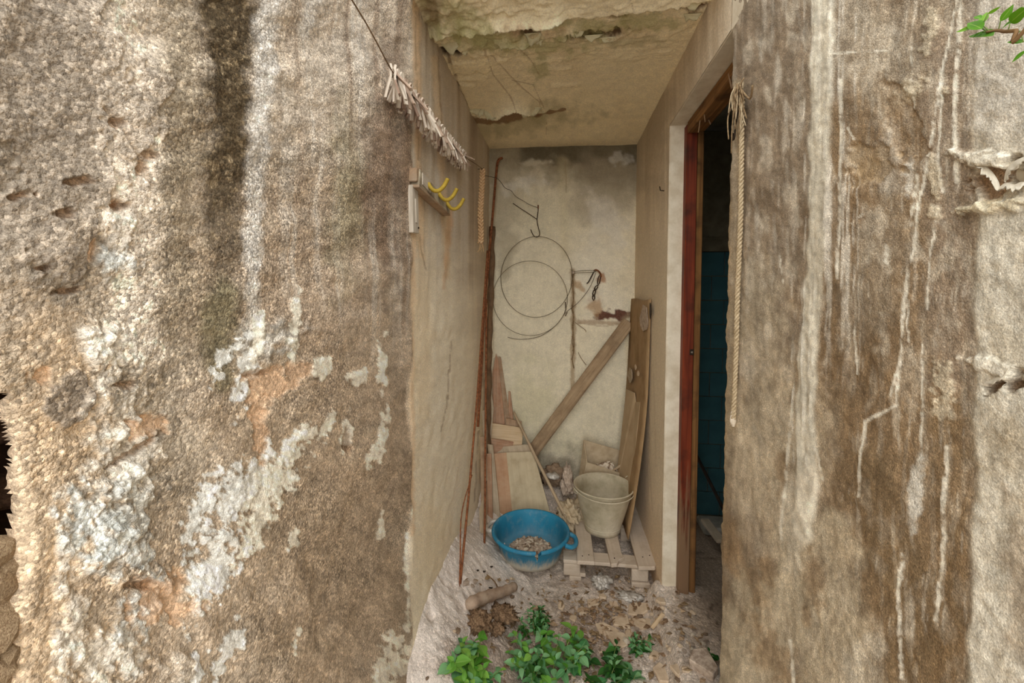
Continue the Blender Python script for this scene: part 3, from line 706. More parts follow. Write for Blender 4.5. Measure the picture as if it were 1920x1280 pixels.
G.put(G.blob(985, 50, 44, 14, 0, .5, .8, 12) * .6, (158, 116, 66)); G.put(G.blob(992, 50, 20, 10, 0, .3, .7, 10) * .95, (74, 46, 24), h=-.014); G.put(G.blob(1120, 60, 60, 12, -4, .5, .8, 12) * .5, (150, 120, 66)); G.put(G.blob(1116, 62, 42, 7, -4, .35, .9, 10) * .95, (72, 48, 24), h=-.012)
G.put(G.blob(1302, 14, 20, 10, 0, .2, .5, 8) * .95, (96, 60, 34), h=-.012); G.put(G.blob(1165, 28, 20, 5, 0, .3, .6, 8) * .85, (120, 84, 44), h=-.008)
for cx, cy, rx, ry in [(850, 30, 50, 34), (880, 55, 60, 20), (1020, 85, 60, 16), (1110, 52, 60, 16), (1200, 40, 60, 14), (930, 72, 60, 18), (1012, 125, 16, 24)]:
    G.put(G.blob(cx, cy, rx, ry, 0, .6, .9, 14) * .6, (150, 146, 84))
for cx, cy, rx, ry in [(905, 245, 50, 20), (1040, 210, 60, 16), (990, 228, 60, 18), (800, 10, 24, 30), (1180, 78, 70, 8)]:
    G.put(G.blob(cx, cy, rx, ry, 0, .7, .8, 20) * .5, (142, 132, 84))
G.put(G.blob(810, 12, 26, 26, 0, .6, .7, 14) * .7, (120, 96, 60))
G.put(G.stroke([(886, 226), (950, 222), (1010, 214), (1060, 204)], [6, 7, 4, 2], .4, .6, 12) * .85, (120, 84, 48))
for p in ([(884, 219), (950, 214), (1024, 208)], [(950, 214), (952, 228)], [(908, 90), (925, 140), (958, 180), (968, 198)], [(920, 100), (955, 140), (980, 165), (1012, 190), (1015, 205)], [(975, 90), (1000, 120), (1010, 140)], [(1025, 230), (1024, 255)], [(1180, -10), (1188, 15)], [(960, 150), (1000, 160), (1020, 200)]):
    G.put(G.stroke(p, .9, .6, .7, 8) * .5, (136, 100, 58), h=-.0015)
G.put(G.stroke([(840, 105), (870, 190), (900, 260)], 3, .5, .5, 10) * .7, (96, 70, 40), h=-.006)
m = G.stroke([(845, 130), (905, 122), (912, 130)], [10, 12, 6], .2, .4, 12); G.put(m * .6, (222, 206, 160), h=.012)
for p in ([(850, 150), (910, 144)], [(865, 165), (890, 160)], [(1030, 130), (1070, 126)], [(1040, 160), (1080, 158)], [(1010, 118), (1050, 110)], [(930, 118), (945, 110)]):
    G.put(G.stroke(p, 4, .6, .7, 10) * .5, (224, 210, 168), h=.006)
G.sat = .8; G.speckle(.05, 9, 6); G.gain = 1.38
ceiling = struct(G.build('ceiling', 'ceiling_paint'))
# curled flakes of paint hanging from the ragged edges
def flake(px, py, wpx, lpx, curl, seed, parent, mat='peeled_paint'):
    r = random.Random(seed); c = PZ(px, py, ZC - .006); s = c.y / F
    V, Fc = [], []; nx, ny = 7, 5; w_, l_ = wpx * s, lpx * s * 2.0
    jag = [r.uniform(.55, 1.1) for _ in range(nx)]
    for j in range(ny):
        t = j / (ny - 1)
        for i in range(nx):
            u = i / (nx - 1) - .5
            a = curl * t; q = l_ * jag[i] * (.25 + .75 * (1 - (2 * u) ** 4))
            V.append(c + Vector((u * w_ * (1 - .25 * t), q * math.sin(a) / max(curl, .1), -q * (1 - math.cos(a)) / max(curl, .1) - .004 * math.sin(9 * u + seed) * t)))
    for j in range(ny - 1):
        for i in range(nx - 1): Fc.append((j * nx + i, j * nx + i + 1, (j + 1) * nx + i + 1, (j + 1) * nx + i))
    n = len(V); V2 = V + [v + Vector((0, .0, .0016)) for v in V]; F2 = Fc + [tuple(k + n for k in f)[::-1] for f in Fc]
    rim = [i for i in range(nx)] + [j * nx + nx - 1 for j in range(1, ny)] + [(ny - 1) * nx + i for i in range(nx - 2, -1, -1)] + [j * nx for j in range(ny - 2, 0, -1)]
    for a_, b_ in zip(rim, rim[1:] + rim[:1]): F2.append((a_, a_ + n, b_ + n, b_))
    return obj('paint_flake', (V2, F2), mat, parent, smooth=True)
for k, (px, py, w_, l_, cu) in enumerate([(992, 202, 52, 12, 1.0), (920, 208, 34, 12, 1.3), (890, 205, 26, 7, 1.2), (950, 200, 20, 8, 1.0), (845, 80, 44, 12, 1.2), (870, 88, 20, 9, 1.5), (985, 36, 40, 12, 1.2), (1000, 62, 36, 12, 1.4),
                                          (960, 38, 30, 8, 1.0), (1300, 26, 34, 9, .9), (1302, 4, 36, 8, 1.0), (1110, 66, 40, 7, 1.1), (1140, 70, 34, 6, 1.2), (1085, 58, 22, 7, 1.2), (1235, 14, 30, 6, 1.0), (1050, 28, 36, 5, .8), (930, 44, 36, 6, .9), (1200, 18, 30, 5, .8), (900, 206, 18, 9, 1.5), (1010, 72, 20, 8, 1.4)]):
    flake(px, py, w_, l_, cu, 500 + k, ceiling)

# ================================================================== floor
def floor_h(x, y):
    x = np.asarray(x, float); y = np.asarray(y, float)
    s = np.clip((-0.12 - x) / .37, 0, 1); h = .30 * s ** 1.25 * sstep(1.0, 1.5, y) * (1 - .45 * sstep(1.9, 2.4, y))
    h = h + .20 * sstep(2.52, 2.84, y) * (x < XR + .05) * (1 - .5 * sstep(.1, .4, x))
    h = h * sstep(.75, .45, x) + .095 * sstep(.40, .47, x) * (1 - sstep(2.06, 2.14, y)) * sstep(1.2, 1.5, y) * (1 - .6 * sstep(.6, .9, x))
    return h
fx = np.concatenate([np.linspace(-.75, -.52, 5, endpoint=False), np.linspace(-.52, .72, 190, endpoint=False), np.linspace(.72, 2.4, 40)])
fy = np.concatenate([np.linspace(-3.0, 1.3, 40, endpoint=False), np.linspace(1.3, 2.9, 230)])
pts = np.stack(np.broadcast_arrays(fx[:, None], fy[None, :], 0.0), -1).astype(float)
G = Grid(pts, (0, 0, 1), (196, 178, 158)); Xc, Yc = G.co[:, 0], G.co[:, 1]
fine = sstep(.75, .5, Xc)
G.h += floor_h(Xc, Yc) + fine * (.010 * fbm(Xc * 8, Yc * 8, 4, 401) + .006 * np.abs(fbm(Xc * 24, Yc * 24, 3, 402)) + .002 * fbm(Xc * 80, Yc * 80, 2, 403))
G.x, G.y = project(G.co + G.h[:, None] * G.n)
G.rough += .5
G.put(sstep(-.3, .8, G.ns(60, 4)) * .6, (206, 188, 168)); G.put(sstep(.2, .9, G.ns(24, 4)) * .5, (164, 142, 118))
pile = sstep(-.05, -.3, Xc) * fine
G.put(pile * .8, (212, 198, 184), rough=.25); G.put(pile * sstep(.2, .8, G.ns(30, 4)) * .5, (186, 172, 158))
soil = np.clip(G.blob(1010, 1230, 150, 60, 0, .5, .5, 30) + G.blob(1090, 1180, 60, 30, 0, .5, .6, 24) + G.blob(900, 1250, 70, 40, 0, .5, .5, 30), 0, 1)
G.put(soil * fine * .5, (142, 110, 84), rough=.9)
G.put(G.blob(1150, 1090, 100, 16, 0, .5, .6, 24) * fine * .5, (150, 124, 98)); G.put(G.blob(1130, 1150, 80, 14, 10, .5, .8, 14) * fine * .5, (126, 98, 72))
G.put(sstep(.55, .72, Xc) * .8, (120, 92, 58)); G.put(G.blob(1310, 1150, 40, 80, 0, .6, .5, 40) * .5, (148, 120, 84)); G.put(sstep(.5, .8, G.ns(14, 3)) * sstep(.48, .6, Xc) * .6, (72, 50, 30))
G.put(pile * sstep(.55, .9, G.ns(12, 3)) * .4, (150, 136, 122), h=-.006); G.h -= .07 * np.exp(-((Xc - XL - .022 - .008 * noise2(Yc * 20, Yc * 0, 44)) / .014) ** 2) * sstep(1.38, 1.45, Yc) * (1 - sstep(1.60, 1.72, Yc)) * sstep(-.2, .4, noise2(Yc * 14, Yc * 0, 45)); G.h += pile * .012 * np.abs(fbm(Xc * 16, Yc * 16, 4, 431)) * sstep(1.9, 1.6, Yc)
G.sat = .72; G.gain = 1.22
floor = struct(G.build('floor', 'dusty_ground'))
def FH(x, y): return float(floor_h(np.array([x]), np.array([y]))[0])
_k = bpy.data.meshes['floor']
_fc = np.empty(len(_k.vertices) * 3); _k.vertices.foreach_get('co', _fc); _fc = _fc.reshape(len(fx), len(fy), 3)
def FZ(x, y):
    i = int(np.clip(np.searchsorted(fx, x) - 1, 0, len(fx) - 2)); j = int(np.clip(np.searchsorted(fy, y) - 1, 0, len(fy) - 2))
    u = (x - fx[i]) / (fx[i + 1] - fx[i]); v = (y - fy[j]) / (fy[j + 1] - fy[j])
    return float(_fc[i, j, 2] * (1 - u) * (1 - v) + _fc[i + 1, j, 2] * u * (1 - v) + _fc[i, j + 1, 2] * (1 - u) * v + _fc[i + 1, j + 1, 2] * u * v)
def PF(px, py):
    z = 0.0
    for _ in range(14):
        p = PZ(px, py, z); z = .5 * z + .5 * FZ(p.x, p.y)
    return PZ(px, py, z)

# ================================================================== room behind the doorway
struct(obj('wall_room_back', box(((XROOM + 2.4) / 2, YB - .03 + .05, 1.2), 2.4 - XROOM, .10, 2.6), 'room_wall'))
WB = bpy.data.objects['wall_room_back']
TS = .154; y0 = YB - .03
tile_me = None
ztop = P(1330, 472, y0).z; xj = P(1331, 650, y0).x
rows = int((ztop - .0) / TS) + 1
tm = mesh_from('tile', *box((0, 0, 0), TS - .005, .010, TS - .005, bev=.0015)[:2], 'tile_teal')
for r in range(rows):
    zc = ztop - (r + .5) * TS
    if zc < -.02: break
    off = xj + (TS / 2 if r % 2 == 0 else 0)
    for i in range(-4, 9):
        xc = off + (i + .5) * TS
        if xc - TS / 2 < XROOM - .01 or xc > 2.2: continue
        t = link('tile', tm, WB, Vector((xc, y0 - .003 - random.random() * .0015, zc)) - WB.location)
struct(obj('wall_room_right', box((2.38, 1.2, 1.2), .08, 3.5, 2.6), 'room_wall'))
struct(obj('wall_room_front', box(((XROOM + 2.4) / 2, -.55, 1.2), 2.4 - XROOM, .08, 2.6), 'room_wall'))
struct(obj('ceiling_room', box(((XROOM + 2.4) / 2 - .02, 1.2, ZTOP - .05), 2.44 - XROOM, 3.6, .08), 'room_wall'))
o = obj('ledge', box(((XROOM + 2.3) / 2, y0 - .012, ztop + .045), 1.5, .03, .09), 'room_wall', WB)

# door frame (no leaf): painted posts and a splintered head
dr = thing('door_1', 'wooden door frame', 'door frame', (XR + .15, (YD0 + YD1) / 2, 0)); del dr['label']; del dr['category']; struct(dr)
xa = P(1278, 650, YD1 - .02).x; xb = P(1298, 650, YD1 - .02).x; xc_ = P(1314, 650, YD1 - .035).x
zt = ZD - .012
o = obj('jamb', box(((xa + xb) / 2, YD1 - .02, zt / 2 + .04), xb - xa, .044, zt - .08, bev=.003), 'door_paint', dr)
o = obj('jamb_stop', box(((xb + xc_) / 2, YD1 - .012, zt / 2 + .01), xc_ - xb, .03, zt - .03, bev=.003), 'door_wood', dr)
o = obj('jamb', box(((xa + xb) / 2 + .01, YD0 + .02, zt / 2), xb - xa, .044, zt, bev=.003), 'door_wood', dr)
o = obj('head', box(((xa + xb) / 2, (YD0 + YD1) / 2, ZD - .03), xb - xa, YD1 - YD0 - .09, .05, bev=.004), 'door_wood', dr)
o = obj('head_stop', box(((xb + xc_) / 2, (YD0 + YD1) / 2, ZD - .025), xc_ - xb, YD1 - YD0 - .07, .04, bev=.004), 'door_wood', dr)
for k in range(9):                                  # splinters under the head
    yy = random.uniform(YD0 + .12, YD1 - .08); x0 = random.uniform(xa - .005, xb); z0 = ZD - .05
    p0 = Vector((x0, yy, z0 + .02)); p1 = p0 + Vector((random.uniform(-.01, .02), random.uniform(-.03, .03), -random.uniform(.02, .07))) 
    obj('splinter', beam(p0, p1, .006, .003, (0, 1, 0), .0005), 'door_worn', dr)
stuff_mat('dark_iron', (34, 26, 20), (70, 54, 40), 60, rough=.6, metal=.4, bump=.3)
stuff_mat('bolt_steel', (150, 140, 126), (190, 180, 166), 80, rough=.45, metal=.6)
for py in (276, 346, 490, 562): 
    pp = P(1306 if py < 300 else 1301, py, YD1 - .03); obj('screw_hole', box(pp, .007, .006, .008), 'dark_iron', dr)
pp = P(1297, 660, YD1 - .045); obj('lock_plate', box(pp, .018, .006, .026), 'dark_iron', dr); obj('bolt', box(pp + Vector((0, -.004, 0)), .008, .008, .008), 'bolt_steel', dr)

# ================================================================== materials of the things
DUST = (206, 190, 164)
wood_mat('pallet_wood', (172, 154, 132), (200, 184, 164), dust=(204, 190, 172), dust_amt=.65, dark=(150, 130, 106))
wood_mat('plank_brown', (118, 84, 56), (168, 130, 94), dust=DUST, dust_amt=.45, dark=(92, 62, 40))
wood_mat('plank_red', (128, 80, 52), (176, 126, 92), dust=DUST, dust_amt=.4)
wood_mat('plank_pale', (186, 156, 116), (214, 188, 150), dust=DUST, dust_amt=.4)
wood_mat('plank_grey', (146, 128, 104), (184, 166, 140), dust=DUST, dust_amt=.5)
wood_mat('timber_old', (112, 88, 62), (170, 144, 112), dark=(96, 72, 50), along=5, across=60, dust=(186, 164, 132), dust_amt=.45, bump=.8)
wood_mat('ply_front', (164, 146, 116), (198, 182, 150), along=2, across=30, dark=(146, 124, 94), dust=(206, 194, 164), dust_amt=.6)
wood_mat('ply_stripe', (160, 112, 78), (186, 142, 106), along=2, across=30, dust=(204, 180, 150), dust_amt=.5)
wood_mat('hardboard', (138, 106, 72), (162, 130, 94), along=6, across=8, dark=(118, 90, 56), dust=(176, 152, 112), dust_amt=.45)
wood_mat('hardboard_pale', (158, 132, 98), (182, 156, 122), along=6, across=8, dust=(186, 166, 134), dust_amt=.5)
wood_mat('rack_board', (150, 138, 116), (196, 184, 158), dark=(84, 64, 44), along=6, across=60)
wood_mat('batten_grey', (168, 156, 138), (210, 200, 184), along=5, across=80)
wood_mat('peg_wood', (206, 190, 168), (232, 220, 202), along=20, across=160, dust=(222, 210, 196), dust_amt=.5)
wood_mat('peg_worn', (150, 124, 104), (206, 186, 166), along=20, across=160, dark=(110, 78, 62))
wood_mat('bark', (64, 44, 28), (120, 90, 62), along=14, across=60, dark=(50, 34, 22), dust=(150, 128, 100), dust_amt=.35, bump=1.0)
wood_mat('log_bark', (116, 88, 70), (164, 134, 110), along=20, across=60, dust=(206, 188, 166), dust_amt=.6, bump=1.0)
wood_mat('stick_wood', (142, 118, 88), (178, 154, 122), along=6, across=60, dust=DUST, dust_amt=.4)
stuff_mat('rust', (92, 52, 28), (146, 92, 58), 70, rough=.85, bump=.6, c3=(172, 128, 94))
stuff_mat('wire_dark', (52, 44, 34), (88, 76, 60), 90, rough=.7, metal=.3)
stuff_mat('wire_grey', (96, 88, 70), (132, 122, 100), 90, rough=.7, metal=.3)
stuff_mat('cord', (86, 66, 46), (120, 96, 70), 120)
stuff_mat('raffia', (198, 160, 116), (226, 194, 152), 90, bump=.4)
stuff_mat('rope_grey', (158, 138, 106), (196, 178, 146), 140, bump=.6)
stuff_mat('fibre_brown', (104, 82, 56), (160, 136, 102), 90, bump=.4)
stuff_mat('yellow_plastic', (146, 122, 34), (178, 150, 52), 40, rough=.6, bump=.15, c3=(150, 128, 50))
stuff_mat('rubble', (150, 130, 112), (206, 188, 168), 45, bump=.7, bdist=.004)
stuff_mat('rubble_pale', (196, 182, 160), (226, 214, 194), 45, bump=.6, bdist=.004)
stuff_mat('rubble_dark', (112, 92, 74), (150, 128, 104), 45, bump=.6, bdist=.004)
stuff_mat('plaster_shard', (190, 166, 138), (214, 194, 166), 30, bump=.5)
stuff_mat('cloth', (176, 158, 128), (206, 188, 158), 22, bump=.5, bdist=.003)
stuff_mat('box_card', (168, 148, 118), (196, 178, 148), 12, bump=.2)
stuff_mat('dry_moss', (106, 80, 58), (168, 138, 106), 120, bump=1.0, bdist=.008)
stuff_mat('dry_leaf', (140, 112, 84), (196, 170, 138), 60, bump=.3)
stuff_mat('foil', (166, 158, 146), (206, 200, 190), 40, rough=.45, metal=.25, bump=.4)
stuff_mat('brush_dark', (38, 30, 24), (58, 46, 36), 40)
stuff_mat('white_enamel', (150, 146, 134), (178, 172, 160), 20, rough=.5)

def zinc_mat():
    m, nt, b = nmat('bucket_zinc'); Lk = nt.links.new
    tc = node(nt, 'ShaderNodeTexCoord').outputs['Object']
    n1 = node(nt, 'ShaderNodeTexNoise', i_Scale=6.0, i_Detail=5.0, i_Roughness=.6); Lk(tc, n1.inputs['Vector'])
    c = ramp(nt, n1.outputs['Fac'], [(0.3, L4((158, 148, 120))), (0.48, L4((192, 182, 156))), (0.7, L4((214, 204, 182)))])
    n2 = node(nt, 'ShaderNodeTexNoise', i_Scale=60.0, i_Detail=5.0); Lk(tc, n2.inputs['Vector'])
    c = mix(nt, ramp(nt, n2.outputs['Fac'], [(0.5, (0, 0, 0)), (0.8, (.35,) * 3)]), c, L4((150, 134, 104)))
    Lk(c, b.inputs['Base Color']); b.inputs['Roughness'].default_value = .75; b.inputs['Metallic'].default_value = .15
    bp = node(nt, 'ShaderNodeBump', i_Strength=.3, i_Distance=.002); Lk(n2.outputs['Fac'], bp.inputs['Height']); Lk(bp.outputs[0], b.inputs['Normal'])
zinc_mat()
def blue_mat(name='blue_plastic', cake=.85):
    """blue polyethylene, caked with pale cement towards the foot (object Z) and in spatters"""
    m, nt, b = nmat(name); Lk = nt.links.new
    tc = node(nt, 'ShaderNodeTexCoord').outputs['Object']
    n1 = node(nt, 'ShaderNodeTexNoise', i_Scale=8.0, i_Detail=4.0); Lk(tc, n1.inputs['Vector'])
    c = ramp(nt, n1.outputs['Fac'], [(0.3, L4((4, 104, 138))), (0.7, L4((12, 132, 168)))])
    sx = node(nt, 'ShaderNodeSeparateXYZ'); Lk(node(nt, 'ShaderNodeNewGeometry').outputs['Position'], sx.inputs[0])
    mp = node(nt, 'ShaderNodeMapping'); mp.inputs['Scale'].default_value = (60, 60, 9); Lk(tc, mp.inputs['Vector'])
    n2 = node(nt, 'ShaderNodeTexNoise', i_Scale=1.0, i_Detail=5.0, i_Roughness=.7); Lk(mp.outputs[0], n2.inputs['Vector'])
    lowz = math_(nt, 'ADD', math_(nt, 'MULTIPLY', math_(nt, 'SUBTRACT', sx.outputs['Z'], .06), -10.5), math_(nt, 'MULTIPLY', n2.outputs['Fac'], 1.5))
    f = ramp(nt, lowz, [(0.0, (0, 0, 0)), (0.55, (cake,) * 3)])
    n3 = node(nt, 'ShaderNodeTexNoise', i_Scale=26.0, i_Detail=6.0, i_Roughness=.75); Lk(tc, n3.inputs['Vector'])
    f2 = ramp(nt, n3.outputs['Fac'], [(0.52, (0.06,) * 3), (0.78, (.5,) * 3)])
    c = mix(nt, f2, c, L4((150, 160, 156))); c = mix(nt, f, c, L4((190, 178, 156)))
    Lk(c, b.inputs['Base Color']); b.inputs['Roughness'].default_value = .55; b.inputs['Specular IOR Level'].default_value = .35
    bp = node(nt, 'ShaderNodeBump', i_Strength=.15, i_Distance=.002); Lk(n2.outputs['Fac'], bp.inputs['Height']); Lk(bp.outputs[0], b.inputs['Normal'])
blue_mat(); blue_mat('blue_plastic_inside', .12)
def leaf_mat(name, c1, c2, vein):
    m, nt, b = nmat(name); Lk = nt.links.new
    oi = node(nt, 'ShaderNodeObjectInfo')
    c = ramp(nt, oi.outputs['Random'], [(0.0, L4(c1)), (1.0, L4(c2))])
    uv = node(nt, 'ShaderNodeUVMap').outputs[0]; sx = node(nt, 'ShaderNodeSeparateXYZ'); Lk(uv, sx.inputs[0])
    rib = ramp(nt, math_(nt, 'ABSOLUTE', sx.outputs['Y']), [(0.0, (.7,) * 3), (0.05, (0, 0, 0))])
    Lk(mix(nt, rib, c, L4(vein)), b.inputs['Base Color'])
    b.inputs['Roughness'].default_value = .5; b.inputs['Specular IOR Level'].default_value = .4
    tr = node(nt, 'ShaderNodeBsdfTranslucent'); Lk(c, tr.inputs['Color'])
    ms = node(nt, 'ShaderNodeMixShader'); ms.inputs[0].default_value = .25
    Lk(b.outputs[0], ms.inputs[1]); Lk(tr.outputs[0], ms.inputs[2]); Lk(ms.outputs[0], nt.nodes['Material Output'].inputs['Surface'])
leaf_mat('leaf_mid', (70, 132, 76), (140, 192, 134), (156, 202, 146))
leaf_mat('leaf_bright', (82, 148, 44), (136, 186, 78), (164, 200, 116))
leaf_mat('leaf_dark', (24, 72, 26), (62, 118, 44), (80, 130, 60))
leaf_mat('leaf_branch', (74, 132, 12), (112, 164, 30), (170, 200, 90))
stuff_mat('stem_green', (96, 120, 58), (130, 140, 80), 30)
stuff_mat('stem_brown', (96, 70, 44), (138, 108, 72), 40, bump=.5)

# ================================================================== pallet
pz, pt = .125, .02
pal = thing('pallet', 'broken dust-covered wooden pallet carrying a metal bucket', 'pallet', (.24, 2.40, 0))
def flat(poly, z, t, name, mat, parent): return obj(name, prism([PZ(x, y, z) for x, y in poly], t, .003, normal=(0, 0, 1)), mat, parent)
flat([(1077, 955), (1101, 950), (1115, 1053), (1082, 1051)], pz, pt, 'slat', 'pallet_wood', pal)
flat([(1121, 955), (1147, 952), (1166, 1037), (1171, 1044), (1161, 1049), (1157, 1056), (1146, 1057)], pz - .002, pt, 'slat', 'pallet_wood', pal)
flat([(1163, 938), (1187, 932), (1229, 1046), (1232, 1054), (1228, 1062), (1197, 1062)], pz, pt, 'slat', 'pallet_wood', pal)
x0 = PZ(1056, 1040, .104).x; x1 = PZ(1196, 1052, .104).x
obj('crossboard', box(((x0 + x1) / 2, 2.205, .094), x1 - x0, .085, .018, bev=.003), 'pallet_wood', pal)
obj('crossboard', box(((x0 + x1) / 2, 2.58, .094), x1 - x0, .085, .018, bev=.003), 'pallet_wood', pal)
obj('block', box((x0 + .045, 2.205, .052), .085, .08, .062, bev=.004), 'pallet_wood', pal)
obj('bottom_board', box((x0 + .062, 2.20, .010), .06, .09, .026, bev=.003), 'pallet_wood', pal)
obj('block', box((x0 + .10, 2.19, .028), .03, .05, .02, bev=.003), 'pallet_wood', pal)
xr_ = PZ(1200, 1085, .04).x
obj('block', box((xr_, 2.205, .055), .082, .10, .058, bev=.004), 'pallet_wood', pal)
obj('bottom_board', box((xr_ + .003, 2.20, .012), .092, .11, .024, bev=.003), 'pallet_wood', pal)
obj('block', box((x0 + .045, 2.58, .045), .085, .08, .08, bev=.004), 'pallet_wood', pal)
obj('block', box((xr_, 2.58, .045), .085, .08, .08, bev=.004), 'pallet_wood', pal)

for sl, pts_ in zip([c_ for c_ in pal.children if c_.name.startswith('slat')], ([(1092, 1042), (1104, 1040)], [(1152, 1046)], [(1218, 1041), (1205, 1044)])):
    for x_, y_ in pts_: obj('nail_head', box(PZ(x_, y_, pz), .006, .006, .003, bev=.0008), 'dark_iron', sl)

# ================================================================== metal bucket
bc = Vector((P(1130, 950, 2.445).x, 2.445, pz + .001))
bk = thing('bucket', 'round zinc bucket caked with pale dust, standing on the pallet', 'bucket', bc)
TB = Matrix.Translation(bc) @ Matrix.Rotation(.012, 4, 'Y')
prof = [(.0, .012), (.088, .012), (.094, .0), (.100, .0), (.103, .02), (.104, .03), (.118, .08), (.134, .14), (.150, .20), (.163, .245), (.166, .252), (.160, .250), (.148, .205), (.130, .14), (.112, .075), (.096, .02), (.0, .018)]
V, Fc = lathe(prof, 56)
V = [v * 1 if v.z < .02 else Vector((v.x * (1 + .012 * math.sin(2 * math.atan2(v.y, v.x) + 1) * v.z / .25), v.y * (1 + .012 * math.sin(3 * math.atan2(v.y, v.x)) * v.z / .25), v.z)) for v in V]
obj('bucket_body', move((V, Fc), TB), 'bucket_zinc', bk, True)
rim = [Vector((.1655 * math.cos(a), .1655 * math.sin(a), .250)) for a in np.linspace(0, 2 * math.pi, 60, endpoint=False)]
obj('rim', move(tube(rim, .0042, 8, True), TB), 'bucket_zinc', bk, True)
hoop = [Vector((.1045 * math.cos(a), .1045 * math.sin(a), .032)) for a in np.linspace(0, 2 * math.pi, 48, endpoint=False)]
obj('hoop', move(tube(hoop, .0025, 6, True), TB), 'bucket_zinc', bk, True)
ea = [math.radians(-158), math.radians(-8)]
for a in ea:
    c = Vector((.166 * math.cos(a), .166 * math.sin(a), .238)); rad = Vector((math.cos(a), math.sin(a), 0)); tan = Vector((-math.sin(a), math.cos(a), 0))
    ear = [c + tan * (.024 * math.cos(t)) + rad * (.006 + .010 * max(math.sin(t), 0)) + Vector((0, 0, .014 * math.sin(t))) for t in np.linspace(0, 2 * math.pi, 18, endpoint=False)]
    obj('ear', move(tube(ear, .0035, 6, True), TB), 'bucket_zinc', bk, True)
a = math.radians(28); c = Vector((.168 * math.cos(a), .168 * math.sin(a), .262))
obj('handle_hook', move(tube([c + Vector((.012 * math.cos(t), .004 * t, .014 * math.sin(t))) for t in np.linspace(-2, 3.2, 14)], .003, 6), TB), 'bucket_zinc', bk, True)
bail = [Vector(((.172 + .006 * math.sin((a - ea[0]) / (ea[1] - ea[0]) * math.pi)) * math.cos(a), (.172 + .006 * math.sin((a - ea[0]) / (ea[1] - ea[0]) * math.pi)) * math.sin(a), .243 - .012 * math.sin((a - ea[0]) / (ea[1] - ea[0]) * math.pi))) for a in np.linspace(ea[0], ea[1], 26)]
obj('handle', move(tube(bail, .0028, 6), TB), 'bucket_zinc', bk, True)

# ================================================================== blue tub
tc_ = P(995, 1001, 2.27); tz = .06
tl = Vector((tc_.x, tc_.y, tz))
tub = thing('tub', 'round blue plastic tub with a cracked rim, caked with cement', 'tub', tl)
H = .135
outer = [(.0, .004), (.150, .0), (.160, .003), (.165, .02), (.172, .05), (.174, .052), (.181, .088), (.183, .09), (.189, .112), (.205, .114), (.211, .120), (.211, .128), (.206, H), (.198, H), (.193, .128), (.186, .112), (.176, .07), (.166, .03), (.155, .012), (.0, .010)]
segs = 84; ac = math.radians(-76)
V, Fc = [], []; n = len(outer)
jag = lambda z: .020 * math.sin(z * 90 + 1) + .012 * math.sin(z * 210)
for k in range(segs + 1):
    t = k / segs
    for r_, z_ in outer:
        g = (.065 * sstep(.03, .14, np.array(z_))) if r_ > .1 else 0.0
        g = float(g)
        a = ac + jag(z_) * (1 if r_ > .1 else 0) * math.exp(-min(t, 1 - t) * 30) + g * (1 - 2 * t) * math.exp(-min(t, 1 - t) * 14) + 2 * math.pi * t
        rr = r_ * (1 + (.012 * math.exp(-t * 26) * (z_ / H)))
        V.append(Vector((rr * math.cos(a), rr * math.sin(a), z_)))
for k in range(segs):
    for i in range(n - 1): Fc.append((k * n + i, (k + 1) * n + i, (k + 1) * n + i + 1, k * n + i + 1))
MT = Matrix.Translation(tl) @ Matrix.Rotation(.02, 4, 'X')
tb_ = obj('tub_body', move((V, Fc), MT), 'blue_plastic', tub, True)
tb_.data.materials.append(MATS['blue_plastic_inside'])
tb_.data.polygons.foreach_set('material_index', [1 if i % (n - 1) >= 12 else 0 for i in range(len(Fc))])
for a, mm in ((math.radians(-14), 'blue_plastic'), (math.radians(170), 'foil')):
    c = Vector((math.cos(a), math.sin(a), 0)); t_ = Vector((-math.sin(a), math.cos(a), 0))
    pts_ = [c * .203 + t_ * .055 + Vector((0, 0, .118)), c * .232 + t_ * .045 + Vector((0, 0, .112)), c * .246 + t_ * .015 + Vector((0, 0, .106)), c * .246 - t_ * .015 + Vector((0, 0, .104)), c * .232 - t_ * .045 + Vector((0, 0, .110)), c * .203 - t_ * .055 + Vector((0, 0, .118))]
    h_ = obj('handle', move(tube(smooth_path(pts_, 4), .0115, 10), MT), mm, tub, True)
    if mm == 'foil': h_['label'] = 'handle wrapped in silvery tape'
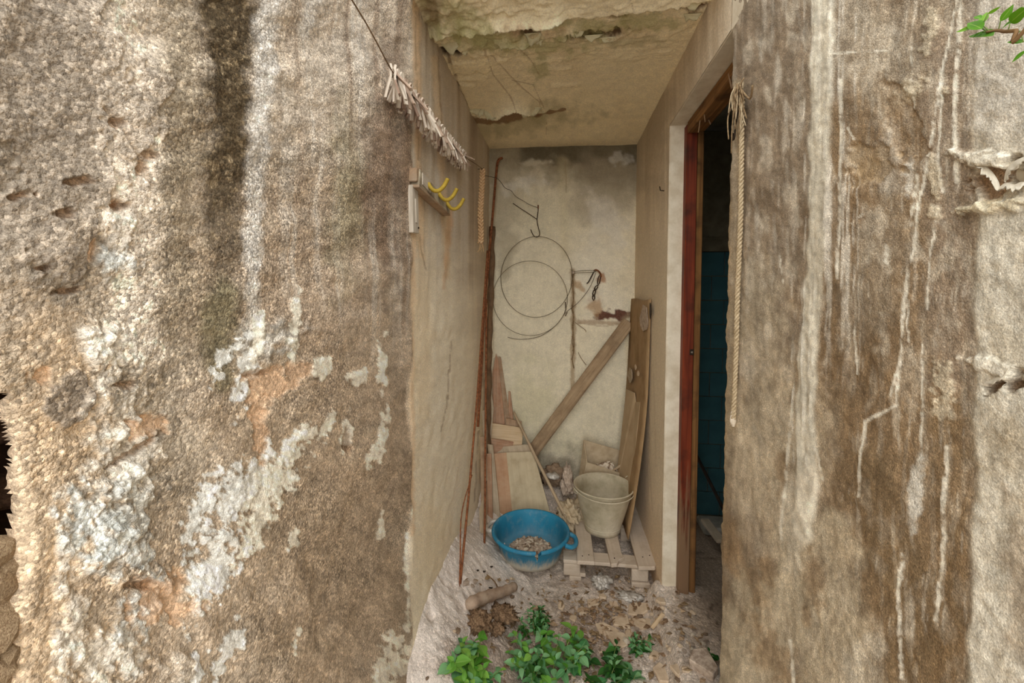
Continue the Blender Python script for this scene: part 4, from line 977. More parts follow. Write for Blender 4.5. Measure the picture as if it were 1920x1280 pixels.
def heap(name, cx, cy, z0, rx, ry, hh, n, smin, smax, mats, seed, label, cat, kind=True):
    """a mound of crumbled plaster: base dome plus joined fragments"""
    r = random.Random(seed); parts = []
    Vd, Fd = lathe([(0.001, 1.0), (.35, .9), (.65, .6), (.88, .25), (1.0, 0)], 20)
    parts.append(([Vector((cx + v.x * rx, cy + v.y * ry, z0 + hh * (v.z + .2 * r.uniform(-1, 1)))) for v in Vd], Fd))
    for k in range(n):
        a = r.uniform(0, 6.283); q = math.sqrt(r.random()) * .97; s = r.uniform(smin, smax) * r.choice((1, 1, .6))
        bm = bmesh.new(); bmesh.ops.create_icosphere(bm, subdivisions=1, radius=.5)
        R = Matrix.Rotation(r.uniform(0, 3), 3, Vector((r.uniform(-1, 1), r.uniform(-1, 1), r.uniform(-1, 1))).normalized())
        c = Vector((cx + q * math.cos(a) * rx, cy + q * math.sin(a) * ry, z0 + hh * (1 - q ** 2) + s * .15))
        vv = [c + R @ (Vector((v.co.x * 1.4, v.co.y, v.co.z * .7)) * s * r.uniform(.7, 1.2)) for v in bm.verts]
        parts.append((vv, [tuple(v.index for v in f.verts) for f in bm.faces])); bm.free()
    o = obj(name, join(*parts), mats[0])
    for mn in mats[1:]: o.data.materials.append(MATS[mn])
    k0 = len(Fd); idx = np.zeros(len(o.data.polygons), np.int32)
    for i in range(n): idx[k0 + i * 80 // 4 * 1: k0 + (i + 1) * 20] = r.randrange(len(mats))
    o.data.polygons.foreach_set('material_index', idx)
    tag(o, label, cat); 
    if kind: o['kind'] = 'stuff'
    return o
heap('rubble_heap', tl.x, tl.y - .005, tz + .018, .122, .122, .024, 230, .009, .024, ['rubble', 'rubble_pale', 'rubble', 'rubble_dark'], 3, 'heap of crumbled grey-pink plaster lying in the blue tub', 'rubble')

# ================================================================== box of scraps behind the bucket
A, B = P(1094, 824, 2.74), P(1169, 846, 2.78); Cc, D = P(1173, 890, 2.655), P(1100, 866, 2.65)
bz = pz + .003
Ab, Bb, Cb, Db = Vector((P(1082, 930, 2.72).x, 2.75, bz)), Vector((B.x - .02, 2.76, bz)), Vector((Cc.x - .02, 2.66, bz)), Vector((P(1072, 930, 2.66).x + .02, 2.66, bz))
bxo = thing('scrap_box', 'open torn cardboard box of plaster scraps behind the bucket', 'box', (Ab + Cb) / 2)
def sheet_panel(a, b, c, d, t=.005): 
    m1 = (a + b + c + d) / 4
    return prism([a, b, c, d], t, .001)
obj('side', sheet_panel(A, B, Bb, Ab), 'box_card', bxo); obj('side', sheet_panel(A, D, Db, Ab), 'box_card', bxo)
obj('side', sheet_panel(B, Cc, Cb, Bb), 'box_card', bxo); obj('side', sheet_panel(D, Cc, Cb, Db), 'box_card', bxo)
obj('base', prism([Ab, Bb, Cb, Db], .003, .001, normal=(0, 0, 1)), 'box_card', bxo)
cm = (A + B + Cc + D) / 4
hp = heap('scrap_heap', cm.x + .01, cm.y + .0, bz + .16, .105, .052, .10, 150, .014, .05, ['rubble_pale', 'rubble', 'rubble_pale', 'rubble_dark'], 5, 'heap of broken plaster scraps filling the torn cardboard box', 'rubble')
tag(obj('lath_stick', beam(P(1140, 888, 2.68), P(1192, 853, 2.62), .012, .006, (0, 0, 1), .001), 'stick_wood'), 'short flat lath sticking out of the box of scraps', 'stick')

# ================================================================== sack and rags left of the bucket
def crumple(name, c, sx, sy, sz, seed, mat, label, cat, amp=.35, sub=4, freq=2.2, flat=.0, parent=None):
    bm = bmesh.new(); bmesh.ops.create_icosphere(bm, subdivisions=sub, radius=1.0)
    co = np.array([v.co[:] for v in bm.verts])
    d = np.abs(fbm(co[:, 0] * freq + co[:, 2] * 1.7, co[:, 1] * freq - co[:, 2] * freq, 4, seed)) * amp + fbm(co[:, 0] * 6 + seed, co[:, 2] * 6 + co[:, 1] * 5, 3, seed + 5) * amp * .25
    co = co * (1 - amp * .4 + d)[:, None] * np.array([sx, sy, sz])
    co[:, 2] = np.maximum(co[:, 2], -sz * .75)
    vf = ([Vector(c) + Vector(v) for v in co], [tuple(v.index for v in f.verts) for f in bm.faces]); bm.free()
    o = obj(name, vf, mat, parent, True)
    if label: tag(o, label, cat)
    return o
crumple('sack', P(1072, 966, 2.57), .085, .10, .085, 24, 'cloth', 'crumpled beige cloth sack slumped between the pallet and the leaning boards', 'sack', .55, 5, 2.6)
crumple('rag', P(1064, 905, 2.70), .035, .04, .10, 33, 'rubble', 'grey ragged cloth strip hanging beside the torn cardboard box', 'rag', .6)
crumple('rag', P(1040, 893, 2.76), .09, .05, .07, 35, 'rubble_dark', 'dark crumpled rag heaped at the foot of the back wall', 'rag', .5)
crumple('foil_scrap', P(1036, 892, 2.70), .045, .03, .022, 36, 'foil', 'small silvery plastic scrap at the foot of the back wall', 'scrap', .5, 3)

# ================================================================== boards leaning in the left corner
def board(name, poly, t, mat, label, cat='board', parent=None):
    o = obj(name, prism([PL(*p, .02) for p in poly], t, .0015), mat, parent)
    if label: tag(o, label, cat)
    return o
fb = thing('plywood_board', 'wide pale plywood board with a brown stripe behind the blue tub', 'board', P(985, 985, 2.50))
board('board_face', [(949, 848, 2.70), (1000, 846, 2.70), (1038, 985, 2.54), (963, 992, 2.54)], .014, 'ply_front', None, parent=fb)
board('board_strip', [(925, 850, 2.70), (950, 848, 2.70), (964, 992, 2.54), (939, 994, 2.54)], .014, 'ply_stripe', None, parent=fb)
board('plywood_sheet', [(924, 839, 2.735), (995, 832, 2.735), (1030, 960, 2.60), (940, 968, 2.60)], .012, 'plank_grey', 'grey-brown board showing a narrow strip above the wide pale plywood board')
board('plank_offcut', [(922, 793, 2.78), (981, 802, 2.78), (978, 845, 2.75), (917, 840, 2.75)], .018, 'plank_pale', 'blond wooden offcut standing above the wide plywood board')
board('plank_offcut', [(948, 784, 2.81), (978, 790, 2.81), (978, 845, 2.79), (948, 840, 2.79)], .018, 'plank_brown', 'small brown offcut peeping up behind the blond offcut')
board('plank_offcut', [(912, 821, 2.762), (965, 828, 2.762), (963, 860, 2.745), (912, 856, 2.745)], .012, 'plank_red', 'reddish narrow offcut wedged under the blond offcut')
board('plank', [(930, 662, 2.835), (934, 673, 2.835), (947, 798, 2.82), (946, 880, 2.80), (925, 880, 2.80), (923, 700, 2.83)], .012, 'plank_red', 'tall reddish plank with a slanting edge leaning on the back wall')
board('plank', [(934, 668, 2.85), (939, 669, 2.85), (956, 784, 2.84), (956, 880, 2.82), (944, 880, 2.82)], .008, 'plank_brown', 'narrow brown plank leaning beside the tall reddish plank')
board('plank', [(953, 733, 2.855), (957, 734, 2.855), (963, 786, 2.84), (962, 880, 2.82), (953, 880, 2.82)], .008, 'plank_red', 'short thin reddish lath leaning beside the narrow brown plank')
board('plank', [(912, 727, 2.745), (922, 735, 2.745), (926, 765, 2.74), (921, 825, 2.72), (919, 980, 2.66), (911, 980, 2.66)], .014, 'plank_grey', 'grey plank with a pointed top leaning in the left corner')
board('plank', [(914, 832, 2.665), (924, 834, 2.665), (940, 988, 2.52), (927, 990, 2.52)], .014, 'plank_grey', 'grey lath leaning along the left edge of the wide plywood board')
board('plank', [(912, 850, 2.60), (921, 850, 2.60), (924, 990, 2.47), (913, 990, 2.47)], .014, 'plank_red', 'brown round-edged lath standing behind the rusty rod')
board('plank', [(900, 818, 2.50), (909, 818, 2.50), (914, 985, 2.38), (903, 985, 2.38)], .010, 'plank_brown', 'brown splintered slat leaning against the left wall')
board('plank', [(904, 770, 2.56), (909, 768, 2.56), (914, 900, 2.50), (909, 905, 2.50)], .008, 'plank_grey', 'thin grey splinter of board leaning against the left wall')
board('plank', [(898, 955, 2.36), (908, 925, 2.36), (911, 1010, 2.28), (900, 1020, 2.28)], .010, 'plank_grey', 'short grey stake stuck in the sand pile by the left wall')
# round barked pole, thin stick, diagonal timber
pp = [PL(923, 425, 2.84), PL(921, 520, 2.835), PL(918, 620, 2.82), PL(916, 700, 2.80), PL(915, 800, 2.76), PL(914, 900, 2.70), PL(914, 975, 2.63)]
pts_ = smooth_path(pp, 8); rr = [.018 + .003 * math.sin(i * 1.3) + .004 * random.random() for i in range(len(pts_))]
tag(obj('pole', tube(pts_, rr, 9), 'bark', None, True), 'dark barked wooden pole standing in the left corner', 'pole')
pts_ = [PL(963, 772, 2.80), PL(1000, 848, 2.672), PL(1040, 928, 2.555), PL(1077, 1002, 2.45)]
tag(obj('stick', tube(smooth_path(pts_, 5), [.0085 + .002 * i / 15 for i in range(16)], 8), 'stick_wood', None, True), 'thin straight stick leaning across the wide plywood board', 'stick')
p0, p1 = PL(955, 905, 2.78), PL(1180, 603, 2.845)
tb = beam(p0, p1, .082, .045, (1, 0, .9), .006)
tag(obj('timber', tb, 'timber_old'), 'thick weathered timber leaning diagonally across the back wall', 'timber')

# rusty rods
def rod(pts3, r, label, mat='rust', sub=6):
    q = smooth_path(pts3, sub); return tag(obj('rod', tube(q, r, 8), mat, None, True), label, 'rod')
rod([PL(942, 296, 2.83), PL(935, 300, 2.82), PL(931, 318, 2.80), PL(924, 400, 2.76), PL(915, 500, 2.70), PL(907, 600, 2.66), PL(902, 700, 2.60), PL(896, 800, 2.50)], .0085, 'long rusty bar with a bent top standing in the corner')
rod([PL(914, 470, 2.62), PL(905, 600, 2.48), PL(895, 740, 2.28), PL(883, 880, 2.08), PL(872, 1000, 1.88), PL(864, 1080, 1.77), PL(859, 1140, 1.70)], .0058, 'rusty iron bar leaning out to the sand by the log')
rod([PL(885, 890, 2.06), PL(866, 960, 1.92), PL(863, 1040, 1.80), PL(861, 1120, 1.715)], .003, 'thin bowed rusty wire beside the leaning iron bar', sub=5)
rod([PL(912, 560, 2.62), PL(911, 700, 2.52), PL(910, 850, 2.38), PL(909, 980, 2.24), PL(907, 1066, 2.13)], .0062, 'dark rusty bar standing upright between the tub and the left wall')

# ================================================================== chipboard against the right wall
V, Fc, Uv = [], [], []
ny, nz = 9, 22
for j in range(nz):
    t = j / (nz - 1); z = 1.435 * (1 - t) + .135 * t
    for i in range(ny):
        s = i / (ny - 1); y = 2.84 * (1 - s) + 2.335 * s
        lean = .006 + .045 * (1 - s) * .5 + .004
        x = XR - .012 - .017 * (1 - s) - (.020 + .030 * (1 - s)) * t - .155 * max(0, t - .35) ** 1.6 * (.55 + .45 * s)
        zz = z + .004 * math.sin(s * 7) * (1 - t) 
        V.append(Vector((x, y, zz))); Uv.append((z, y))
for j in range(nz - 1):
    for i in range(ny - 1): Fc.append((j * ny + i, j * ny + i + 1, (j + 1) * ny + i + 1, (j + 1) * ny + i))
n = len(V); V += [v + Vector((.006, 0, 0)) for v in V]; Uv += Uv[:]; Fc += [tuple(k + n for k in f)[::-1] for f in Fc[:]]
rimi = list(range(ny)) + [j * ny + ny - 1 for j in range(1, nz)] + [(nz - 1) * ny + i for i in range(ny - 2, -1, -1)] + [j * ny for j in range(nz - 2, 0, -1)]
for a_, b_ in zip(rimi, rimi[1:] + rimi[:1]): Fc.append((a_, a_ + n, b_ + n, b_))
hb = thing('hardboard_sheet', 'tall bowed brown hardboard sheet leaning on the right wall', 'board', (XR - .1, 2.6, .13))
obj('sheet', (V, Fc, Uv), 'hardboard', hb, True)
# peeled patches and knot-like stains in the sheet
def patch(px, py, rx, ry, mat, X, name='peeled_patch', seed=0):
    r = random.Random(seed); ring = []; c = PXc(px, py, X); 
    for k in range(14):
        a = 2 * math.pi * k / 14; q = r.uniform(.8, 1.1)
        ring.append(PXc(px + rx * math.cos(a) * q, py + ry * math.sin(a) * q, X))
    obj(name, prism(ring, .003, .0008, normal=(-1, 0, 0)), mat, hb)
patch(1207, 597, 8, 26, 'rubble', XR - .0235, seed=1); patch(1219, 582, 1.6, 16, 'dark_iron', XR - .017, 'tear', 2)
patch(1181, 704, 4.5, 14, 'plank_grey', XR - .0555, seed=3); patch(1196, 700, 2, 6, 'plaster_shard', XR - .046, seed=4); patch(1191, 688, 1.6, 5, 'plaster_shard', XR - .048, seed=5)
board('hardboard_offcut', [(1174, 729, 2.70), (1189, 736, 2.56), (1191, 753, 2.545), (1200, 753, 2.46), (1186, 893, 2.46), (1181, 930, 2.46), (1152, 930, 2.69)], .006, 'hardboard_pale', 'pale brown notched hardboard offcut leaning in front of the tall sheet')

# ================================================================== things on the back wall
def wire(name, pts3, r, mat, label, cat, sub=6, parent=None):
    o = obj(name, tube(smooth_path(pts3, sub), r, 6), mat, parent, True)
    if label: tag(o, label, cat)
    return o
yw = YB - .012
def loop(cx, cy, rx, ry, a0, a1, y0_, y1_, n=40, rot=0.0):
    out = []
    for k in range(n + 1):
        t = k / n; a = math.radians(a0 + (a1 - a0) * t); x = rx * math.cos(a); y = ry * math.sin(a)
        c_, s_ = math.cos(rot), math.sin(rot)
        out.append(P(cx + x * c_ - y * s_, cy + x * s_ + y * c_, y0_ + (y1_ - y0_) * t))
    return out
coil = thing('wire_coil', 'loose coil of thin wire rings hanging on the back wall', 'wire', P(1003, 620, yw - .02))
c1 = loop(1006, 519, 67, 76, -5, 355, yw - .012, yw - .018, 48, .12)
c2 = loop(994, 559, 70, 70, 28, -332, yw - .024, yw - .018, 48, .05)
c3 = [P(952, 632, yw), P(975, 636, yw), P(1010, 631, yw), P(1040, 612, yw), P(1061, 586, yw - .01), P(1085, 566, yw - .012), P(1105, 540, yw - .012), P(1117, 512, yw - .014)]
obj('ring', tube(c1, .0019, 6), 'wire_grey', coil, True); obj('ring', tube(c2, .0017, 6), 'wire_grey', coil, True); obj('tail', tube(smooth_path(c3, 6), .0016, 6), 'wire_dark', coil, True)
obj('binding', tube([P(1060, 566, yw - .02), P(1061, 580, yw - .026), P(1058, 588, yw - .022), P(1064, 585, yw - .026), P(1060, 592, yw - .02)], .003, 6), 'wire_dark', coil, True)
hk = thing('wire_hook', 'dark bent wire hook carrying the coil of wire rings', 'hook', P(1008, 440, yw))
obj('shank', tube(smooth_path([P(1009, 385, yw + .01), P(1009, 395, yw - .004), P(1007, 412, yw - .006), P(1009, 425, yw - .01), P(1012, 438, yw - .02), P(1008, 444, yw - .024), P(1001, 442, yw - .022), P(995, 430, yw - .016)], 6), .0028, 6), 'wire_dark', hk, True)
obj('prong', tube(smooth_path([P(1007, 411, yw - .006), P(998, 405, yw - .008), P(986, 397, yw - .006), P(975, 390, yw - .006), P(962, 381, yw)], 5), .0024, 6), 'wire_dark', hk, True)
obj('nail', tube([P(1009, 383, YB + .01), P(1009, 390, yw - .012)], .0045, 7), 'rust', hk, True)
wire('strung_wire', [P(896, 326, 2.62), P(914, 330, 2.66), P(934, 336, 2.75), P(947, 352, 2.82), P(958, 357, 2.83), P(967, 368, 2.84), P(982, 377, 2.85), P(994, 384, 2.855), P(1008, 389, yw - .006)], .0018, 'wire_dark', 'thin kinked wire strung from the left wall to the wire hook', 'wire', 5)
# rusty bracket, its string and hanging chain links, the dry root below
br = thing('wall_bracket', 'rusty wall hook with wire loop and hanging chain on the back wall', 'bracket', P(1120, 512, yw))
obj('hook_plate', tube(smooth_path([P(1113, 508, YB + .01), P(1117, 506, yw - .006), P(1122, 508, yw - .02), P(1126, 513, yw - .02), P(1127, 519, yw - .01)], 4), .006, 8), 'rust', br, True)
obj('wire_loop', tube(smooth_path([P(1075, 509, yw), P(1095, 507, yw - .012), P(1115, 507, yw - .012), P(1115, 510, yw - .01), P(1096, 511, yw - .012), P(1075, 512, yw)], 4), .0018, 6), 'wire_grey', br, True)
obj('knob', tube([P(1074, 511, YB + .01), P(1074, 511, yw - .018)], [.011, .009], 9), 'rubble', br, True)
obj('hook_arm', tube(smooth_path([P(1113, 510, yw - .01), P(1108, 520, yw - .012), P(1103, 529, yw - .012), P(1100, 531, yw - .014)], 4), .0038, 6), 'dark_iron', br, True)
for k, (a_, b_, c_, d_) in enumerate([(1125, 514, 1121, 536), (1121, 534, 1114, 545), (1116, 541, 1112, 556), (1113, 552, 1113, 563)]):
    u, v = P(a_, b_, yw - .012), P(c_, d_, yw - .012); w_ = (v - u); s_ = Vector((w_.z, 0, -w_.x)).normalized() * .007
    lk = [u, u + w_ * .3 + s_, u + w_ * .7 + s_, v, u + w_ * .7 - s_, u + w_ * .3 - s_]
    obj('chain_link', tube(lk, .0036, 6, True), 'dark_iron', br, True)
rt = thing('dry_root', 'dry brown root clinging in a vertical line to the back wall', 'root', P(1074, 700, yw))
for q in range(3):
    r_ = random.Random(q); obj('strand', tube(smooth_path([P(1074 + r_.uniform(-2.5, 2.5), y_, YB - .006 - r_.random() * .004) for y_ in range(514, 700 - 20 * q, 16)], 3), .0036 - q * .0006, 6), 'fibre_brown', rt, True)
obj('strand', tube(smooth_path([P(1078, 604, yw), P(1086, 610, yw), P(1096, 617, yw), P(1099, 622, yw)], 4), .0018, 5), 'fibre_brown', rt, True)
obj('strand', tube(smooth_path([P(1084, 660, yw), P(1090, 672, yw), P(1099, 684, yw)], 4), .0018, 5), 'fibre_brown', rt, True)
tag(obj('wall_nail', join(tube([PXc(1237, 350, XR + .01), PXc(1237, 350, XR - .012)], .0022, 6), tube([PXc(1237, 350, XR - .012), PXc(1238, 357, XR - .012), PXc(1245, 357.5, XR - .014)], .0022, 6)), 'dark_iron', None, True), 'small black right-angled nail in the right wall', 'nail')

# ================================================================== hook rack and batten on the left wall
rk = thing('hook_rack', 'wooden coat rack with three yellow hooks on the left wall', 'coat rack', PXc(812, 375, XL + .01))
def lw(px, py, off): return PXc(px, py, XL + off)
q0, q1, q2, q3 = lw(788, 316, .030), lw(843, 381, .030), lw(844, 402, .030), lw(786, 347, .030)
obj('board', prism([q0, q1, q2, q3], .030, .003, normal=(1, 0, 0)), 'rack_board', rk)
obj('block', prism([lw(781, 314, .026), lw(791, 314, .026), lw(791, 343, .026), lw(781, 340, .026)], .03, .003, normal=(1, 0, 0)), 'plank_brown', rk)
obj('lower_edge', prism([lw(786, 345, .034), lw(844, 400, .034), lw(845, 405, .034), lw(786, 351, .034)], .034, .002, normal=(1, 0, 0)), 'plank_brown', rk)
obj('plate', prism([lw(793, 323, .033), lw(808, 341, .033), lw(808, 362, .033), lw(793, 346, .033)], .004, .001, normal=(1, 0, 0)), 'batten_grey', rk)
for (bx_, by_), (mx_, my_), (tx_, ty_) in [((803, 343), (815, 357), (838, 334)), ((823, 361), (832, 378), (856, 359)), ((838, 379), (848, 394), (871, 375))]:
    b_ = lw(bx_, by_, .032); dz = .03
    Yk = b_.y
    pth = [b_, b_ + Vector((.006, 0, -.012)), b_ + Vector((.020, .0, -.026)), b_ + Vector((.038, .0, -.026)), b_ + Vector((.054, .002, -.012)), b_ + Vector((.064, .003, .006)), b_ + Vector((.068, .004, .014))]
    obj('hook', tube(smooth_path(pth, 5), [.0072] * 31, 9), 'yellow_plastic', rk, True)
bt = thing('batten', 'short pale grey upright batten below the coat rack', 'batten', lw(781, 440, .01))
obj('strip', prism([lw(773, 346, .014), lw(784, 351, .014), lw(786, 438, .014), lw(775, 436, .014)], .016, .002, normal=(1, 0, 0)), 'batten_grey', bt)
obj('groove_strip', prism([lw(779.5, 372, .017), lw(781.5, 373, .017), lw(783, 418, .017), lw(781, 417, .017)], .005, .0008, normal=(1, 0, 0)), 'batten_grey', bt)
obj('nail_head', box(lw(785, 427, .018), .004, .006, .008), 'dark_iron', bt)

# ================================================================== clothesline, pegs, braid
XLN = -.450
lp = [Vector((XL - .005, .42, 2.20)), PXc(655, -8, XLN - .012)] + [PXc(x, y, XLN) for x, y in ((700, 68), (737, 136), (765, 168), (790, 197), (815, 230), (842, 262), (872, 294))] + [PXc(890, 306, XLN - .005), PXc(905, 317, XLN - .012)]
cl = thing('clothesline', 'thin taut clothesline cord along the left wall', 'clothesline', lp[-1])
lpath = smooth_path(lp, 8)
obj('cord', tube(lpath, .0018, 6), 'cord', cl, True)
obj('hook', tube([lp[-1] + Vector((-.045, .0, .002)), lp[-1], lp[-1] + Vector((.006, 0, .010))], .0022, 6), 'dark_iron', cl, True)
seg = smooth_path([PXc(x, y, XLN) for x, y in ((736, 134), (765, 168), (790, 197), (815, 230), (842, 262), (871, 293))], 20)
cum = [0]
for a_, b_ in zip(seg, seg[1:]): cum.append(cum[-1] + (b_ - a_).length)
def along(t):
    L_ = t * cum[-1]
    for i in range(len(seg) - 1):
        if cum[i + 1] >= L_: return seg[i].lerp(seg[i + 1], (L_ - cum[i]) / max(cum[i + 1] - cum[i], 1e-6))
    return seg[-1]
def half_mesh(sgn, mat, name):
    prof_ = [(.016, .0035, .0045), (.006, .0015, .0052), (.0, .0035, .0054), (-.012, .0022, .0054), (-.040, .0085, .0052), (-.062, .0125, .0046)]
    V, Fc, Uv = [], [], []
    for z, x, hw in prof_:
        for dx, dy in ((0, -hw), (0, hw), (.0048, hw), (.0048, -hw)): V.append(Vector((sgn * (x + dx), dy, z))); Uv.append((z, dy + dx))
    for i in range(len(prof_) - 1):
        for k in range(4):
            l = (k + 1) % 4; f_ = (i * 4 + k, i * 4 + l, (i + 1) * 4 + l, (i + 1) * 4 + k); Fc.append(f_ if sgn < 0 else f_[::-1])
    Fc.append((0, 1, 2, 3)[::sgn]); e = (len(prof_) - 1) * 4; Fc.append((e, e + 1, e + 2, e + 3)[::-sgn])
    return mesh_from(name, V, Fc, mat, False, Uv)
hmA = [half_mesh(s, 'peg_wood', 'peg_half') for s in (-1, 1)]; hmB = [half_mesh(s, 'peg_worn', 'peg_half') for s in (-1, 1)]
spv = tube([Vector((.0022 * math.cos(t * 1.0), -.006 + .012 * t / 18, -.010 + .0026 * math.sin(t))) for t in np.linspace(0, 18, 30)], .0007, 4)
spm = mesh_from('spring', spv[0], spv[1], 'wire_grey', True)
NP_ = 58
for k in range(NP_):
    t = k / (NP_ - 1); c = along(t); worn = random.random() < .28
    o = thing('clothes_peg', 'bleached wooden clothes peg clipped on the clothesline' if not worn else 'dark weathered wooden clothes peg clipped on the clothesline', 'clothes peg', c, 'clothes pegs on the line' if not worn else 'dark pegs on the line')
    tilt = random.gauss(0, .22); swing = random.gauss(-.05, .22) - (.45 if k in (1, 3) else 0)
    if worn: tilt += random.choice((-.35, .25)); 
    o.rotation_euler = (swing, tilt, random.gauss(0, .35)); o.scale = (1.15, 1.2, 1.08)
    for hm in (hmB if worn else hmA): link('peg_half', hm, o)
    link('spring', spm, o)
def braid(name, pts3, r, strands, mat, pitch, width, parent, taper=.0):
    q = smooth_path(pts3, 30); L_ = 0; out = [[] for _ in range(strands)]
    for i, p in enumerate(q):
        if i: L_ += (p - q[i - 1]).length
        for s in range(strands):
            ph = 2 * math.pi * L_ / pitch + 2 * math.pi * s / strands
            out[s].append(p + Vector((width * math.sin(ph), width * (.5 * math.sin(2 * ph) if width > .006 else math.cos(ph)), .0)))
    for s in range(strands): obj(name, tube(out[s], r, 6), mat, parent, True)
bd = thing('raffia_braid', 'pale plaited raffia cord hanging down from the end of the clothesline', 'cord', lp[-1])
braid('strand', [lp[-1] + Vector((0, 0, -.0)), PXc(903, 360, XLN - .012), PXc(901, 400, XLN - .012), PXc(902, 440, XLN - .012), PXc(901, 455, XLN - .012)], .0062, 3, 'raffia', .06, .012, bd)
for k in range(6):
    e = PXc(902, 452, XLN - .012); obj('loose_end', tube(smooth_path([e, e + Vector((random.uniform(-.015, .015), random.uniform(-.012, .012), -.03)), e + Vector((random.uniform(-.02, .02), random.uniform(-.02, .02), -.05 - .03 * random.random()))], 3), .0016, 4), 'raffia', bd, True)

# ================================================================== rope on the right wall, by the doorway
rp = thing('hanging_rope', 'frayed greyish rope hanging from a knot of fibres beside the doorway', 'rope', PXc(1377, 790, XR - .012))
pts3 = [PXc(1391, 185, XR - .016), PXc(1390, 300, XR - .012), PXc(1388, 420, XR - .012), PXc(1383, 540, XR - .012), PXc(1380, 660, XR - .012), PXc(1375, 785, XR - .012)]
braid('strand', pts3, .0034, 3, 'rope_grey', .034, .0042, rp)
ke = PXc(1392, 170, XR - .014)
for k in range(26):
    r_ = random.Random(900 + k); s = ke + Vector((r_.uniform(-.010, .0), r_.uniform(-.012, .02), r_.uniform(-.01, .03)))
    e = s + Vector((r_.uniform(-.012, .006), r_.uniform(-.03, .035), -r_.uniform(.03, .15)))
    m_ = (s + e) / 2 + Vector((-.012 * r_.random(), r_.uniform(-.015, .015), .01))
    obj('fibre', tube(smooth_path([s, m_, e], 5), r_.uniform(.0012, .0024), 4), 'fibre_brown' if k % 3 else 'rope_grey', rp, True)
obj('fibre_tip', tube(smooth_path([ke + Vector((-.008, -.01, .0)), PXc(1406, 185, XR - .02), PXc(1411, 160, XR - .03)], 4), .0028, 5), 'fibre_brown', rp, True)
obj('wire_eye', tube(smooth_path([ke + Vector((-.006, .01, -.05)), PXc(1379, 235, XR - .02), PXc(1377, 257, XR - .02), PXc(1374, 262, XR - .02), PXc(1374, 250, XR - .02)], 5), .0024, 6), 'dark_iron', rp, True)
obj('frayed_end', tube([PXc(1375, 770, XR - .012), PXc(1374, 790, XR - .012), PXc(1375, 800, XR - .012)], [.006, .009, .003], 7), 'rubble_pale', rp, True)

# ================================================================== loosened paint at the outer end of the right wall
def wcurl(line, reach, lift, seed):
    """strip of paint curling off the wall: line = where it still sticks, reach = pixels its jagged free edge stands out over the bare patch"""
    r = random.Random(seed); q = smooth_path([Vector((x, y, 0)) for x, y in line], 4); n = len(q); V = []
    for i, p in enumerate(q):
        e = math.sin(math.pi * min(max(i / (n - 1), .04), .96)) ** .6; j = r.uniform(.55, 1.15) * e
        for k in range(4):
            t = k / 3
            V.append(PXc(p.x + reach[0] * t * j, p.y + reach[1] * t * j, XR - .004 - lift * e * t ** 1.6 * (.8 + .4 * r.random())))
    Fc = [(i * 4 + k, i * 4 + k + 1, (i + 1) * 4 + k + 1, (i + 1) * 4 + k) for i in range(n - 1) for k in range(3)]
    m = len(V); V2 = V + [v + Vector((.0012, 0, 0)) for v in V]; F2 = Fc + [tuple(k + m for k in f)[::-1] for f in Fc]
    for i in range(n - 1): F2.append((i * 4 + 3, i * 4 + 3 + m, i * 4 + 7 + m, i * 4 + 7))
    obj('paint_flake', (V2, F2), 'peeled_grey', wall_right, True)
wcurl([(1816, 300), (1832, 303), (1848, 312), (1860, 324), (1870, 340), (1874, 356)], (-9, 14), .007, 1)
wcurl([(1872, 352), (1886, 342), (1900, 346), (1914, 341), (1930, 342)], (-2, 15), .008, 2)
wcurl([(1882, 340), (1886, 320), (1898, 305), (1914, 296), (1935, 288)], (9, 8), .006, 3)
wcurl([(1846, 716), (1862, 710), (1878, 700), (1890, 688)], (3, 10), .005, 4)

# ================================================================== log, clods, shards, litter
p0, p1 = PF(878, 1147), PF(966, 1106)
p0.z += .026; p1.z += .020
lg = smooth_path([p0, p0.lerp(p1, .3) + Vector((0, 0, .006)), p0.lerp(p1, .7) + Vector((0, 0, -.002)), p1], 6)
tag(obj('log', tube(lg, [(.012 if i in (0, len(lg) - 1) else .028) + .0025 * math.sin(i * 4.1) - .009 * i / 18 for i in range(len(lg))], 10), 'log_bark', None, True), 'short barked log lying on the sandy floor before the tub', 'log')
for (px, py, sx, sy, sz), lb in zip([(897, 1176, .045, .05, .035), (942, 1160, .06, .05, .03), (928, 1185, .035, .03, .022)], ['brown fibrous clod lying by the butt of the log', 'broad brown fibrous clod tucked under the log', 'small brown fibrous clod between the log and the green plants']):
    crumple('clod', PF(px, py) + Vector((0, 0, sz * .6)), sx, sy, sz, px, 'dry_moss', lb, 'clod', .75, 4, 5.0)
crumple('plastic_scrap', PF(1128, 1098) + Vector((0, 0, .02)), .045, .04, .032, 77, 'foil', 'crumpled translucent plastic scrap under the front of the pallet', 'scrap', .8)
crumple('plastic_scrap', PF(1184, 1124) + Vector((0, 0, .012)), .055, .03, .018, 78, 'foil', 'flat silvery scrap lying before the right pallet foot', 'scrap', .6)
